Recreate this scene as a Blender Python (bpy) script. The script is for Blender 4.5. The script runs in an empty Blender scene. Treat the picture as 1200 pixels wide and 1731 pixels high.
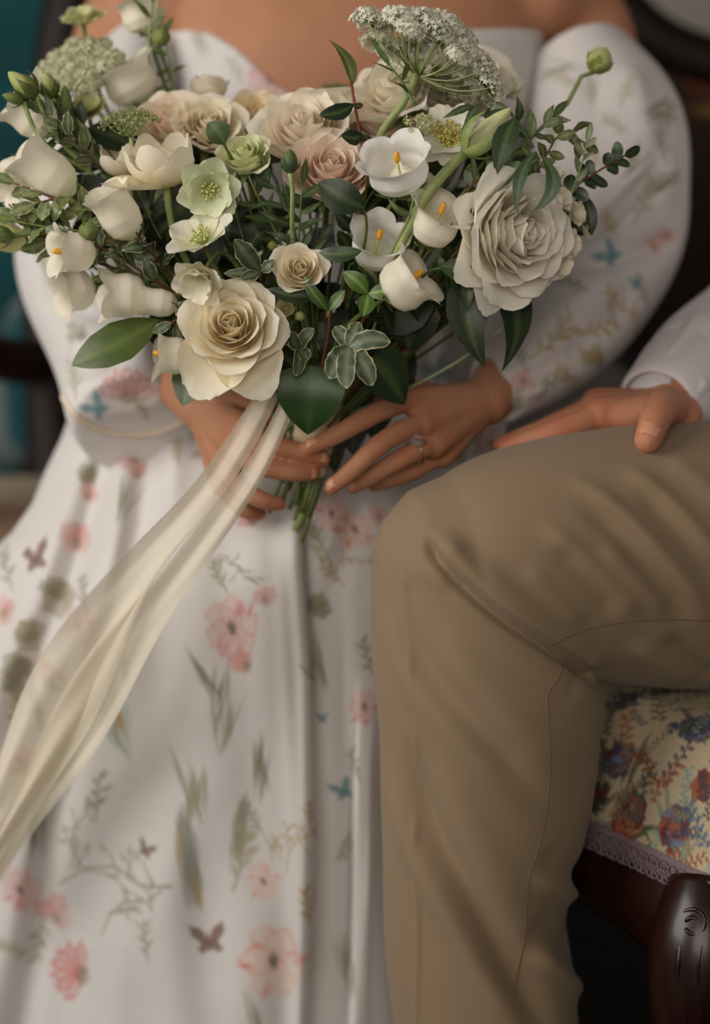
import bpy, bmesh, math, random
import numpy as np
from mathutils import Vector, Matrix
from mathutils.bvhtree import BVHTree

# ------------------------------------------------------------------ camera, world, light, exposure
SC = bpy.context.scene
COL = SC.collection
F = 3400.0
TH = math.radians(14.0)
cT, sT = math.cos(TH), math.sin(TH)
CAM = np.array([0.0, -1.68, 1.03])
RT = np.array([1.0, 0, 0]); UP = np.array([0, sT, cT]); FW = np.array([0, cT, -sT])
cam = bpy.data.cameras.new('camera')
cam.sensor_fit = 'VERTICAL'; cam.sensor_height = 36.0; cam.lens = 36.0 * F / 1731.0
cam.clip_start = 0.05
cam.dof.use_dof = True; cam.dof.focus_distance = 1.57; cam.dof.aperture_fstop = 1.8
cam.dof.aperture_blades = 0
camo = bpy.data.objects.new('camera', cam); COL.objects.link(camo)
camo.location = CAM; camo.rotation_euler = (math.pi / 2 - TH, 0, 0)
SC.camera = camo

world = bpy.data.worlds.new('world'); SC.world = world; world.use_nodes = True
bg = world.node_tree.nodes['Background']
bg.inputs[0].default_value = (1.0, 0.95, 0.92, 1); bg.inputs[1].default_value = 0.09

def area(name, loc, target, sx, sy, power, color):
    l = bpy.data.lights.new(name, 'AREA'); l.shape = 'RECTANGLE'; l.size = sx; l.size_y = sy
    l.energy = power; l.color = color
    o = bpy.data.objects.new(name, l); COL.objects.link(o); o.location = loc
    d = Vector(target) - Vector(loc); o.rotation_euler = d.to_track_quat('-Z', 'Y').to_euler()
    return o
# a tall window on the left of the room, in front of the couple, and an added soft fill lamp behind the camera
area('window_daylight', (-1.95, -0.95, 1.75), (0.0, 0.1, 0.7), 1.5, 1.7, 50, (1.0, 0.95, 0.88))
area('front_fill_light', (-0.5, -3.7, 1.9), (0.0, 0.1, 0.7), 2.2, 1.6, 56, (1.0, 0.90, 0.78))

SC.view_settings.view_transform = 'Standard'; SC.view_settings.look = 'None'
SC.view_settings.gamma = 1.0; SC.view_settings.use_curve_mapping = False
SC.view_settings.exposure = -0.1

# ------------------------------------------------------------------ helpers
rnd = random.Random(7)
def A(*a): return np.array(a, float)
def P(px, py, d): return CAM + d * (FW + (px - 600) / F * RT - (py - 865.5) / F * UP)
def S(px, d=1.6): return px * d / F
def DV(r, u, t):
    v = r * RT + u * UP - t * FW
    return v / np.linalg.norm(v)
def unit(v): return v / (np.linalg.norm(v) + 1e-12)
def hexc(h):
    h = h.lstrip('#'); c = [int(h[i:i + 2], 16) / 255 for i in (0, 2, 4)]
    return np.array([((x + 0.055) / 1.055) ** 2.4 if x > 0.04045 else x / 12.92 for x in c])
def ss(x): x = np.clip(x, 0, 1); return x * x * (3 - 2 * x)

def cspl(xs, ys, x):
    """natural cubic spline, ys (n,) or (n,k)"""
    xs = np.asarray(xs, float); ys = np.asarray(ys, float); x = np.atleast_1d(np.asarray(x, float))
    one = ys.ndim == 1
    if one: ys = ys[:, None]
    n = len(xs); h = np.diff(xs)
    M = np.zeros((n, n)); R = np.zeros((n, ys.shape[1])); M[0, 0] = M[-1, -1] = 1
    for i in range(1, n - 1):
        M[i, i - 1] = h[i - 1]; M[i, i] = 2 * (h[i - 1] + h[i]); M[i, i + 1] = h[i]
        R[i] = 6 * ((ys[i + 1] - ys[i]) / h[i] - (ys[i] - ys[i - 1]) / h[i - 1])
    m = np.linalg.solve(M, R)
    k = np.clip(np.searchsorted(xs, x) - 1, 0, n - 2); t = np.clip(x, xs[0], xs[-1]) - xs[k]; hk = h[k]
    t = t[:, None]; hk = hk[:, None]
    a = ys[k]; b = (ys[k + 1] - ys[k]) / hk - hk * (2 * m[k] + m[k + 1]) / 6
    r = a + b * t + m[k] / 2 * t ** 2 + (m[k + 1] - m[k]) / (6 * hk) * t ** 3
    return r[:, 0] if one else r
def curve(pts, n):
    pts = np.asarray(pts, float)
    if len(pts) == 2: return pts[0] + np.linspace(0, 1, n)[:, None] * (pts[1] - pts[0])
    t = np.r_[0, np.cumsum(np.linalg.norm(np.diff(pts, axis=0), axis=1) + 1e-9)]
    return cspl(t, pts, np.linspace(0, t[-1], n))
def PC(lst, n): return curve([P(*q) for q in lst], n)

# ---- materials
MATS = {}
def nodes(name):
    m = bpy.data.materials.new(name); m.use_nodes = True
    nt = m.node_tree; b = nt.nodes['Principled BSDF']; MATS[name] = m
    return m, nt, b
def N(nt, t, **kw):
    n = nt.nodes.new(t)
    for k, v in kw.items():
        if k.startswith('i_'): n.inputs[k[2:].replace('_', ' ')].default_value = v
        else: setattr(n, k, v)
    return n
def L(nt, a, b): nt.links.new(a, b)
def mat(name, color=None, rough=0.6, spec=0.5, noise=0.12, nscale=60, bump=0.0, bscale=200, trans=0.0, sss=0.0,
        ssr=(1, .4, .25), sheen=0.0, metal=0.0, coat=0.0, transp=0.0, tcol=None, stretch=None, mult=1.0):
    """colour from a constant or the Col attribute, broken up with noise; optional translucent and transparent shares"""
    m, nt, b = nodes(name)
    tc = N(nt, 'ShaderNodeTexCoord')
    src = tc.outputs['Object']
    if stretch:
        mp = N(nt, 'ShaderNodeMapping'); mp.inputs['Scale'].default_value = stretch; L(nt, src, mp.inputs[0]); src = mp.outputs[0]
    nz = N(nt, 'ShaderNodeTexNoise', i_Scale=nscale, i_Detail=4.0); L(nt, src, nz.inputs['Vector'])
    if color is None:
        at = N(nt, 'ShaderNodeAttribute', attribute_name='Col'); csrc = at.outputs['Color']
    else:
        rg = N(nt, 'ShaderNodeRGB'); rg.outputs[0].default_value = (*color, 1); csrc = rg.outputs[0]
    mr = N(nt, 'ShaderNodeMapRange'); mr.inputs[1].default_value = 0.3; mr.inputs[2].default_value = 0.7
    mr.inputs[3].default_value = (1 - noise) * mult; mr.inputs[4].default_value = (1 + noise * .6) * mult
    L(nt, nz.outputs[0], mr.inputs[0])
    mx = N(nt, 'ShaderNodeVectorMath', operation='SCALE'); L(nt, csrc, mx.inputs[0]); L(nt, mr.outputs[0], mx.inputs['Scale'])
    L(nt, mx.outputs[0], b.inputs['Base Color'])
    b.inputs['Roughness'].default_value = rough; b.inputs['Specular IOR Level'].default_value = spec
    b.inputs['Metallic'].default_value = metal; b.inputs['Sheen Weight'].default_value = sheen
    b.inputs['Coat Weight'].default_value = coat; b.inputs['Coat Roughness'].default_value = .12
    if sss:
        b.inputs['Subsurface Weight'].default_value = sss; b.inputs['Subsurface Radius'].default_value = ssr
        b.inputs['Subsurface Scale'].default_value = 0.012
    if bump:
        n2 = N(nt, 'ShaderNodeTexNoise', i_Scale=bscale, i_Detail=3.0); L(nt, src, n2.inputs['Vector'])
        bp = N(nt, 'ShaderNodeBump', i_Strength=bump, i_Distance=0.002); L(nt, n2.outputs[0], bp.inputs['Height'])
        L(nt, bp.outputs[0], b.inputs['Normal'])
    out = nt.nodes['Material Output']; sh = b.outputs[0]
    if trans:
        t = N(nt, 'ShaderNodeBsdfTranslucent'); L(nt, mx.outputs[0], t.inputs[0])
        ms = N(nt, 'ShaderNodeMixShader'); ms.inputs[0].default_value = trans
        L(nt, sh, ms.inputs[1]); L(nt, t.outputs[0], ms.inputs[2]); sh = ms.outputs[0]
    if transp:
        t = N(nt, 'ShaderNodeBsdfTransparent'); t.inputs[0].default_value = (*(tcol or (1, 1, 1)), 1)
        ms = N(nt, 'ShaderNodeMixShader'); ms.inputs[0].default_value = transp
        L(nt, sh, ms.inputs[1]); L(nt, t.outputs[0], ms.inputs[2]); sh = ms.outputs[0]
    L(nt, sh, out.inputs[0])
    return m
mat('petal', rough=.55, spec=.25, noise=.05, nscale=90, bump=.15, bscale=160, trans=.34, sheen=.05, mult=1.03)
mat('leaf', rough=.42, spec=.4, noise=.28, nscale=55, bump=.25, bscale=120, trans=.12)
mat('glossy_leaf', rough=.36, spec=.4, noise=.25, nscale=40, bump=.15, bscale=90, trans=.05)
mat('stem', rough=.5, spec=.35, noise=.2, nscale=120)
mat('floret', rough=.7, spec=.2, noise=.12, nscale=300, trans=.35)
mat('stamen', rough=.6, noise=.15, nscale=200)
mat('dress', rough=.8, spec=.2, noise=.03, nscale=25, bump=.12, bscale=900, trans=.10, sheen=.1)
mat('trim_cloth', hexc('d8c9b8'), rough=.75, spec=.2, noise=.08, nscale=200, bump=.3, bscale=600)
mat('skin', rough=.58, spec=.25, noise=.07, nscale=30, bump=.06, bscale=450, sss=.16)
mat('nail', hexc('cf9678'), rough=.28, spec=.5, noise=.04, nscale=60)
mat('shirt', hexc('d4ccd0'), rough=.85, spec=.15, noise=.03, nscale=40, bump=.12, bscale=1200, sheen=.1)
mat('ribbon', hexc('f2ead8'), rough=.5, spec=.3, noise=.06, nscale=14, bump=.12, bscale=500, trans=.3, transp=.28, tcol=(1, .97, .9), sheen=.1)
mat('ribbon_wrap', hexc('d8c5a2'), rough=.6, spec=.3, noise=.08, nscale=60, bump=.15, bscale=400)
mat('thread', hexc('75634b'), rough=.8, spec=.1, noise=.1, nscale=300)
mat('gold', hexc('d8b070'), rough=.22, metal=1.0, noise=.02)
mat('wood', hexc('260e08'), rough=.34, spec=.45, noise=.55, nscale=9, bump=.12, bscale=60, coat=.15, stretch=(1, 1, .25))
mat('dark_wood', hexc('1a0d08'), rough=.55, spec=.25, noise=.4, nscale=9)
mat('tapestry', rough=.9, spec=.1, noise=.12, nscale=700, bump=.5, bscale=900)
mat('braid', hexc('7d6a70'), rough=.9, spec=.1, noise=.15, nscale=500, bump=.4, bscale=800)
mat('teal_velvet', hexc('0f464c'), rough=.8, spec=.15, noise=.3, nscale=9, sheen=.35)
mat('plaster', hexc('b3aca2'), rough=.9, spec=.1, noise=.06, nscale=6)
mat('floorboards', hexc('17100d'), rough=.5, spec=.3, noise=.35, nscale=7, stretch=(1, 8, 1))

def twill(name, color):
    m, nt, b = nodes(name)
    tc = N(nt, 'ShaderNodeTexCoord')
    w = N(nt, 'ShaderNodeTexWave', i_Scale=420.0, i_Distortion=1.0, i_Detail=1.0); w.bands_direction = 'DIAGONAL'
    L(nt, tc.outputs['Object'], w.inputs[0])
    nz = N(nt, 'ShaderNodeTexNoise', i_Scale=900.0, i_Detail=2.0); L(nt, tc.outputs['Object'], nz.inputs['Vector'])
    n2 = N(nt, 'ShaderNodeTexNoise', i_Scale=14.0, i_Detail=3.0); L(nt, tc.outputs['Object'], n2.inputs['Vector'])
    ad = N(nt, 'ShaderNodeMath', operation='ADD'); L(nt, w.outputs[1], ad.inputs[0]); L(nt, nz.outputs[0], ad.inputs[1])
    ad2 = N(nt, 'ShaderNodeMath', operation='ADD'); L(nt, ad.outputs[0], ad2.inputs[0]); L(nt, n2.outputs[0], ad2.inputs[1])
    rp = N(nt, 'ShaderNodeValToRGB'); rp.color_ramp.elements[0].color = (*(color * .86), 1); rp.color_ramp.elements[1].color = (*(color * 1.1), 1)
    sc = N(nt, 'ShaderNodeMath', operation='MULTIPLY'); sc.inputs[1].default_value = .4
    L(nt, ad2.outputs[0], sc.inputs[0]); L(nt, sc.outputs[0], rp.inputs[0]); L(nt, rp.outputs[0], b.inputs['Base Color'])
    bp = N(nt, 'ShaderNodeBump', i_Strength=.12, i_Distance=.0006); L(nt, ad.outputs[0], bp.inputs['Height']); L(nt, bp.outputs[0], b.inputs['Normal'])
    b.inputs['Roughness'].default_value = .78; b.inputs['Specular IOR Level'].default_value = .2; b.inputs['Sheen Weight'].default_value = .12
twill('khaki', hexc('86725a'))
def gem_mat():
    m, nt, b = nodes('gem'); b.inputs['Base Color'].default_value = (.95, .95, .95, 1)
    b.inputs['Roughness'].default_value = .03; b.inputs['Transmission Weight'].default_value = .8; b.inputs['IOR'].default_value = 2.0
gem_mat()

# ---- mesh building
def gridf(nu, nv, wrap=False):
    i = np.arange(nu - 1)[:, None]; j = np.arange(nv if wrap else nv - 1)[None]
    j2 = (j + 1) % nv
    return np.stack([i * nv + j, i * nv + j2, (i + 1) * nv + j2, (i + 1) * nv + j], -1).reshape(-1, 4)
def meshdata(name, v, f, col=None, smooth=True):
    """f: int array (n,4) with -1 in the last column for triangles, or a list of such arrays"""
    v = np.asarray(v, float); f = np.asarray(f, int)
    me = bpy.data.meshes.new(name)
    if f.shape[1] == 3: f = np.c_[f, -np.ones(len(f), int)]
    tot = (f >= 0).sum(1); st = np.r_[0, np.cumsum(tot)[:-1]]
    me.vertices.add(len(v)); me.vertices.foreach_set('co', v.ravel())
    li = f.ravel(); li = li[li >= 0]
    me.loops.add(len(li)); me.loops.foreach_set('vertex_index', li)
    me.polygons.add(len(f)); me.polygons.foreach_set('loop_start', st); me.polygons.foreach_set('loop_total', tot)
    me.update(calc_edges=True); me.validate()
    if smooth: me.polygons.foreach_set('use_smooth', np.ones(len(me.polygons), bool))
    if col is not None:
        c = np.asarray(col, float)
        if c.ndim == 1: c = np.tile(c, (len(v), 1))
        c = np.c_[np.clip(c, 0, 1), np.ones(len(c))]
        me.color_attributes.new('Col', 'FLOAT_COLOR', 'POINT').data.foreach_set('color', c.ravel())
    return me
def tag(o, label=None, cat=None, group=None, kind=None):
    if label: o['label'] = label
    if cat: o['category'] = cat
    if group: o['group'] = group
    if kind: o['kind'] = kind
    return o
def thing(name, loc, label, cat, group=None):
    o = bpy.data.objects.new(name, None); COL.objects.link(o); o.location = loc; o.empty_display_size = .02
    return tag(o, label, cat, group)
def part(name, v, f, m, parent=None, col=None, smooth=True):
    """world-space vertices; the mesh is stored relative to its thing"""
    top = parent
    while top is not None and top.parent is not None: top = top.parent
    v = np.asarray(v, float)
    if top is None: o0 = v.mean(0)
    else: o0 = np.array(top.location)
    me = meshdata(name, v - o0, f, col, smooth); me.materials.append(MATS[m])
    o = bpy.data.objects.new(name, me); COL.objects.link(o)
    if top is None: o.location = o0
    else: o.parent = parent
    return o
class MB:
    def __init__(s): s.v = []; s.f = []; s.c = []; s.n = 0
    def add(s, v, f, c=None):
        v = np.asarray(v, float); f = np.asarray(f, int)
        if f.shape[1] == 3: f = np.c_[f, -np.ones(len(f), int)]
        s.f.append(np.where(f >= 0, f + s.n, -1)); s.v.append(v); s.n += len(v)
        c = np.ones(3) if c is None else np.asarray(c, float)
        s.c.append(np.tile(c, (len(v), 1)) if c.ndim == 1 else c); return s
    def get(s): return np.concatenate(s.v), np.concatenate(s.f), np.concatenate(s.c)
    def build(s, name, m, parent=None, smooth=True):
        v, f, c = s.get(); return part(name, v, f, m, parent, c, smooth)
def frames(pts, hint=None):
    pts = np.asarray(pts, float); t = np.gradient(pts, axis=0); t /= np.linalg.norm(t, axis=1)[:, None] + 1e-12
    h = hint if hint is not None else (A(0, 0, 1) if abs(t[0][2]) < .9 else A(1, 0, 0))
    a = []
    for k in range(len(pts)):
        h2 = h - t[k] * np.dot(h, t[k]); h2 = unit(h2); a.append(h2)
        if hint is None: h = h2
    a = np.array(a); return t, a, np.cross(t, a)
def sweep(pts, ra, rb=None, n=8, hint=None, cap=True, dome=False):
    pts = np.asarray(pts, float); k = len(pts)
    ra = np.broadcast_to(np.asarray(ra, float), (k,)).copy(); rb = ra.copy() if rb is None else np.broadcast_to(np.asarray(rb, float), (k,)).copy()
    if dome:   # rounded ends
        t, _, _ = frames(pts, hint); q = np.sin(np.array([.0, .45, .9, 1.25])); c = np.cos(np.array([.0, .45, .9, 1.25]))
        r0 = (ra[0] + rb[0]) / 2; r1 = (ra[-1] + rb[-1]) / 2
        pts = np.concatenate([[pts[0] - t[0] * r0 * x for x in q[::-1]], pts[1:-1], [pts[-1] + t[-1] * r1 * x for x in q]])
        ra = np.r_[ra[0] * c[::-1], ra[1:-1], ra[-1] * c]; rb = np.r_[rb[0] * c[::-1], rb[1:-1], rb[-1] * c]; k = len(pts)
    t, a, b = frames(pts, hint)
    an = np.linspace(0, 2 * math.pi, n, endpoint=False)
    v = pts[:, None] + a[:, None] * (np.cos(an)[None, :, None] * ra[:, None, None]) + b[:, None] * (np.sin(an)[None, :, None] * rb[:, None, None])
    v = v.reshape(-1, 3); f = gridf(k, n, True)
    if cap:
        v = np.r_[v, [pts[0]], [pts[-1]]]; j = np.arange(n); j2 = (j + 1) % n; z = -np.ones(n, int)
        f = np.r_[f, np.c_[j2, j, np.full(n, k * n), z], np.c_[(k - 1) * n + j, (k - 1) * n + j2, np.full(n, k * n + 1), z]]
    return v, f
_sph = {}
def sphere(c, r, nu=10, nv=14, R=None):
    if (nu, nv) not in _sph:
        th = np.linspace(0, math.pi, nu)[1:-1]; ph = np.linspace(0, 2 * math.pi, nv, endpoint=False)
        v = np.stack([np.sin(th)[:, None] * np.cos(ph), np.sin(th)[:, None] * np.sin(ph), np.cos(th)[:, None] + 0 * ph], -1).reshape(-1, 3)
        k = nu - 2; f = gridf(k, nv, True); v = np.r_[v, [[0, 0, 1]], [[0, 0, -1]]]; j = np.arange(nv); j2 = (j + 1) % nv; z = -np.ones(nv, int)
        f = np.r_[f, np.c_[j, j2, np.full(nv, k * nv), z][:, [1, 0, 2, 3]], np.c_[(k - 1) * nv + j2, (k - 1) * nv + j, np.full(nv, k * nv + 1), z][:, [1, 0, 2, 3]]]
        _sph[(nu, nv)] = (v, f)
    v, f = _sph[(nu, nv)]; r = np.broadcast_to(np.asarray(r, float), (3,))
    v = v * r
    if R is not None: v = v @ R.T
    return v + c, f
def remesh(mb, voxel, smooth=6, lam=.5):
    v, f, _ = mb.get()
    me = meshdata('tmp', v, f); o = bpy.data.objects.new('tmp', me); COL.objects.link(o)
    md = o.modifiers.new('r', 'REMESH'); md.mode = 'VOXEL'; md.voxel_size = voxel
    dg = bpy.context.evaluated_depsgraph_get(); ev = o.evaluated_get(dg); m2 = bpy.data.meshes.new_from_object(ev)
    nv = len(m2.vertices); co = np.empty(nv * 3); m2.vertices.foreach_get('co', co)
    fi = np.empty(len(m2.loops), int); m2.loops.foreach_get('vertex_index', fi)
    lt = np.empty(len(m2.polygons), int); m2.polygons.foreach_get('loop_total', lt)
    assert (lt == 4).all(); bpy.data.objects.remove(o); bpy.data.meshes.remove(me); bpy.data.meshes.remove(m2)
    co = co.reshape(-1, 3); fi = fi.reshape(-1, 4)
    return laplace(co, fi, smooth, lam), fi
def laplace(v, f, it, lam=.5, w=None):
    e = np.r_[f[:, [0, 1]], f[:, [1, 2]], f[:, [2, 3]], f[:, [3, 0]]]; i = np.r_[e[:, 0], e[:, 1]]; j = np.r_[e[:, 1], e[:, 0]]
    deg = np.bincount(i, minlength=len(v))[:, None]; deg = np.maximum(deg, 1)
    for _ in range(it):
        a = np.stack([np.bincount(i, v[j, k], minlength=len(v)) for k in range(3)], 1) / deg
        v = v + (lam if w is None else lam * w[:, None]) * (a - v)
    return v
def normals(v, f):
    n = np.cross(v[f[:, 2]] - v[f[:, 0]], v[f[:, 3]] - v[f[:, 1]]); o = np.zeros_like(v)
    for k in range(3):
        s = np.zeros(len(v))
        for q in range(4): s += np.bincount(f[:, q], n[:, k], minlength=len(v))
        o[:, k] = s
    return o / (np.linalg.norm(o, axis=1)[:, None] + 1e-12)
def bvh(v, f): return BVHTree.FromPolygons(v.tolist(), f.tolist())
def hit(b, px, py):
    d = unit(P(px, py, 1.0) - CAM); r = b.ray_cast(Vector(CAM), Vector(d))
    return None if r[0] is None else np.array(r[0])
def hits(b, pts, n=30):
    q = curve([(x, y, 0) for x, y in pts], n); o = [hit(b, x, y) for x, y, _ in q]
    return np.array([x for x in o if x is not None])
def polydist(v, nrm, poly):
    """distance, signed side distance and arc position of vertices to a polyline"""
    best = np.full(len(v), 1e9); side = np.zeros(len(v)); arc = np.zeros(len(v)); s0 = 0
    tot = np.linalg.norm(np.diff(poly, axis=0), axis=1).sum()
    for a, b in zip(poly[:-1], poly[1:]):
        ab = b - a; l = np.linalg.norm(ab) + 1e-9; t = ab / l; w = v - a
        u = np.clip(w @ t, 0, l); q = w - u[:, None] * t; d = np.linalg.norm(q, axis=1)
        m = d < best; best[m] = d[m]; arc[m] = (s0 + u[m]) / tot
        sv = np.cross(t, nrm[m]); side[m] = np.einsum('ij,ij->i', q[m], sv); s0 += l
    return best, side, arc
def brush(v, f, poly, w, h, kind='ridge', taper=.2, nrm=None):
    if poly is None or len(poly) < 2: return v
    lo = poly.min(0) - 4 * w; hi = poly.max(0) + 4 * w
    idx = np.where(((v > lo) & (v < hi)).all(1))[0]
    if nrm is None: nrm = normals(v, f)
    d, s, a = polydist(v[idx], nrm[idx], poly)
    t = ss(np.minimum(a, 1 - a) / taper) if taper else 1.0
    near = np.exp(-np.maximum(d * d - s * s, 0) / (w * w))
    x = s / w
    if kind == 'ridge': g = np.exp(-(d / w) ** 2)
    elif kind == 'fold': g = np.where(x > 0, np.exp(-(x / 1.9) ** 2), np.exp(-(x / .35) ** 2) * 1.75 - .75 * np.exp(-(x / 1.6) ** 2)) * near   # sharp edge on the left of the stroke, long rise on the right
    elif kind == 'step': g = (np.tanh(x * 2.2) * .5 + .5) * np.exp(-np.maximum(x, 0) ** 2 / 9) * near
    v = v.copy(); v[idx] += nrm[idx] * (h * t * g)[:, None]
    return v
class Paint:
    """prints motifs into per-vertex colour: local 2-D coordinates on the cloth around a point"""
    def __init__(s, v, base): s.v = v; s.c = np.tile(np.asarray(base, float), (len(v), 1)); s.r = np.random.RandomState(3)
    def local(s, c, ux, uy, rad):
        d = s.v - c; i = np.where((np.abs(d) < rad).all(1))[0]; d = d[i]
        a = d @ ux; b = d @ uy; w = np.linalg.norm(d - a[:, None] * ux - b[:, None] * uy, axis=1)
        k = w < rad; return i[k], a[k], b[k]
    def blend(s, i, m, col, al):
        m = (np.clip(m, 0, 1) * al)[:, None]; s.c[i] = s.c[i] * (1 - m) + np.asarray(col) * m
    def prims(s, c, ux, uy, rot, sc, prims, soft=.0016):
        if c is None: return
        ca, sa = math.cos(rot), math.sin(rot); ex = ca * ux + sa * uy; ey = -sa * ux + ca * uy
        R = 1.0
        for p in prims:
            R = max(R, max(abs(q) for q in p[1][:2]) + max(p[1][2:4]) if p[0] == 'e' else np.abs(np.array(p[1])).max() + p[2])
        i, a, b = s.local(c, ex, ey, R * sc + 3 * soft)
        if len(i) == 0: return
        a = a / sc; b = b / sc; so = soft / sc
        for p in prims:
            if p[0] == 'e':      # ellipse cx cy rx ry rot
                cx, cy, rx, ry, ro = p[1]; x = a - cx; y = b - cy; c_, s_ = math.cos(ro), math.sin(ro)
                u = (c_ * x + s_ * y) / rx; w = (-s_ * x + c_ * y) / ry
                wob = 1 + .10 * np.sin(5 * np.arctan2(w, u) + cx * 37 + cy * 23)
                q = np.hypot(u, w) / wob; m = ss((1 - q) * min(rx, ry) / so * .5 + .5); s.blend(i, m, p[2], p[3])
                if len(p) > 4:   # rim
                    s.blend(i, np.exp(-((q - .86) / .16) ** 2) * m, p[4], p[5])
            else:                # stroke pts w0 w1
                pts = np.array(p[1], float); q = np.full(len(a), 1e9); n = len(pts) - 1
                for k in range(n):
                    A0, B0 = pts[k], pts[k + 1]; ab = B0 - A0; l2 = ab @ ab + 1e-12
                    t = np.clip(((a - A0[0]) * ab[0] + (b - A0[1]) * ab[1]) / l2, 0, 1)
                    d = np.hypot(a - A0[0] - t * ab[0], b - A0[1] - t * ab[1]); wd = p[2] + (p[3] - p[2]) * (k + t) / n
                    q = np.minimum(q, d - wd)
                s.blend(i, ss(-q / so * .5 + .5), p[4], p[5])
# ------------------------------------------------------------------ the room
def box(lo, hi):
    x0, y0, z0 = lo; x1, y1, z1 = hi
    v = A(x0, y0, z0, x1, y0, z0, x1, y1, z0, x0, y1, z0, x0, y0, z1, x1, y0, z1, x1, y1, z1, x0, y1, z1).reshape(8, 3)
    return v, np.array([[3, 2, 1, 0], [4, 5, 6, 7], [0, 1, 5, 4], [1, 2, 6, 5], [2, 3, 7, 6], [3, 0, 4, 7]])
tag(part('floor', *box((-3, -4.5, -.1), (3, 2.0, 0)), 'floorboards', smooth=False), kind='structure')
tag(part('wall_back', *box((-3, 2.0, -.1), (3, 2.1, 2.7)), 'plaster', smooth=False), kind='structure')
tag(part('baseboard_back', *box((-3, 1.97, 0), (3, 2.0, .16)), 'dark_wood', smooth=False), kind='structure')

def superell(c, r, e=.35, nu=24, nv=36):
    th = np.linspace(-math.pi / 2, math.pi / 2, nu); ph = np.linspace(0, 2 * math.pi, nv, endpoint=False)
    f = lambda x: np.sign(x) * np.abs(x) ** e
    v = np.stack([f(np.cos(th))[:, None] * f(np.cos(ph)), f(np.cos(th))[:, None] * f(np.sin(ph)), f(np.sin(th))[:, None] + 0 * ph], -1).reshape(-1, 3)
    return v * A(*r) + A(*c), gridf(nu, nv, True)

# ---- teal armchair far behind, at the left
tc = A(-.74, 1.02, 0)
t = thing('teal_armchair', tc, 'dark teal velvet armchair in the shade behind the settee', 'armchair')
part('backrest', *superell(tc + A(.0, .30, .98), (.36, .09, .42)), 'teal_velvet', t)
part('seat', *superell(tc + A(0, -.02, .42), (.35, .33, .09)), 'teal_velvet', t)
for sx in (-1, 1): part('armrest', *superell(tc + A(.36 * sx, 0, .58), (.06, .3, .1)), 'teal_velvet', t)
for sx in (-1, 1):
    for sy in (-1, 1):
        part('leg', *sweep([tc + A(.29 * sx, .24 * sy, .36), tc + A(.3 * sx, .25 * sy, .18), tc + A(.32 * sx, .27 * sy, 0)], [.03, .024, .016], n=10), 'dark_wood', t)

# ---- prints shared by the cloths
def leafp(x, y, l, a, w, c, al=.9):
    return [('e', (x + math.cos(a) * l / 2, y + math.sin(a) * l / 2, l / 2, w, a), c, al)]
def sprig(c, c2, n=5, r=None):
    r = r or rnd; o = [('s', [(0, -1), (.05, -.3), (-.03, .3), (.05, .9)], .03, .02, c2, .8)]
    for k in range(n):
        y = -.6 + 1.5 * k / n; sd = 1 if k % 2 else -1
        o += leafp(0, y, r.uniform(.35, .6), math.pi / 2 - sd * r.uniform(.5, 1.0), r.uniform(.07, .13), c, r.uniform(.6, .9))
    return o
def blades(c, n=6, sp=.5, w=.09):
    o = []
    for k in range(n):
        a = math.pi / 2 + rnd.uniform(-sp, sp); o += leafp(rnd.uniform(-.25, .25), rnd.uniform(-1, -.2), rnd.uniform(.8, 1.5), a, rnd.uniform(.6, 1.2) * w, c, rnd.uniform(.55, .9))
    return o
def poppy(c, rim, ctr, n=6, al=.42):
    o = []
    for k in range(n):
        a = k / n * 6.28 + rnd.uniform(-.3, .3); o.append(('e', (.40 * math.cos(a) * .8, .45 * math.sin(a), rnd.uniform(.42, .56), rnd.uniform(.32, .46), a), c * rnd.uniform(.95, 1.03), al, rim, rnd.uniform(.05, .35)))
    for k in range(5):
        a = rnd.uniform(0, 6.28); q = rnd.uniform(.35, .6); o += leafp(q * math.cos(a), q * math.sin(a), rnd.uniform(.25, .5), a + rnd.uniform(-.8, .8), rnd.uniform(.05, .11), rim, rnd.uniform(.35, .8))
    return o + [('e', (0, 0, .11, .2, .1), ctr, .85)]
def lotus(c, rim, ctr):
    o = []
    for k in range(7):
        a = .25 + k / 6 * 2.64; o.append(('e', (.5 * math.cos(a), .5 * math.sin(a) - .3, .5, .2, a), c, .55, rim, .8))
    return o + [('e', (0, -.35, .3, .22, 0), ctr, .6)]
def butterfly(c, c2):
    o = []
    for sx in (-1, 1):
        o += [('e', (.45 * sx, .4, .62, .26, sx * .95), c, .95, c2, .5), ('e', (.3 * sx, -.25, .34, .24, -sx * .8), c, .9, c2, .5)]
    return o + [('s', [(0, -.4), (0, .4)], .07, .05, c2, .9)]
def branch(c):
    o = [('s', [(-1, -.4), (-.5, 0), (0, .1), (.5, -.12), (1, .0)], .02, .03, c, .75)]
    for k in range(9):
        x = rnd.uniform(-.9, .9); a = rnd.uniform(-2.4, 2.4); l = rnd.uniform(.2, .45)
        o.append(('s', [(x, -.05), (x + l * .5 * math.cos(a), l * .6 * math.sin(a)), (x + l * math.cos(a) + .08, l * math.sin(a))], .02, .012, c, .7))
        o += leafp(x + l * math.cos(a), l * math.sin(a), .16, a, .035, c, .7)
    return o
def tall(c, c2, c3):
    o = [('e', (0, 0, .2, .95, 0), c, .6), ('e', (.05, -.2, .14, .6, .1), c2, .6), ('e', (.1, -.6, .05, .28, .15), c3, .8), ('e', (-.12, .3, .04, .3, -.1), c3, .8), ('e', (-.02, .6, .12, .3, .2), c2, .5)]
    return o
G1, G2, G3 = hexc('87866f'), hexc('9b9a80'), hexc('767a6e')
PK, PK2, CO = hexc('e2bdb4'), hexc('cf7a84'), hexc('d8796f')
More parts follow.
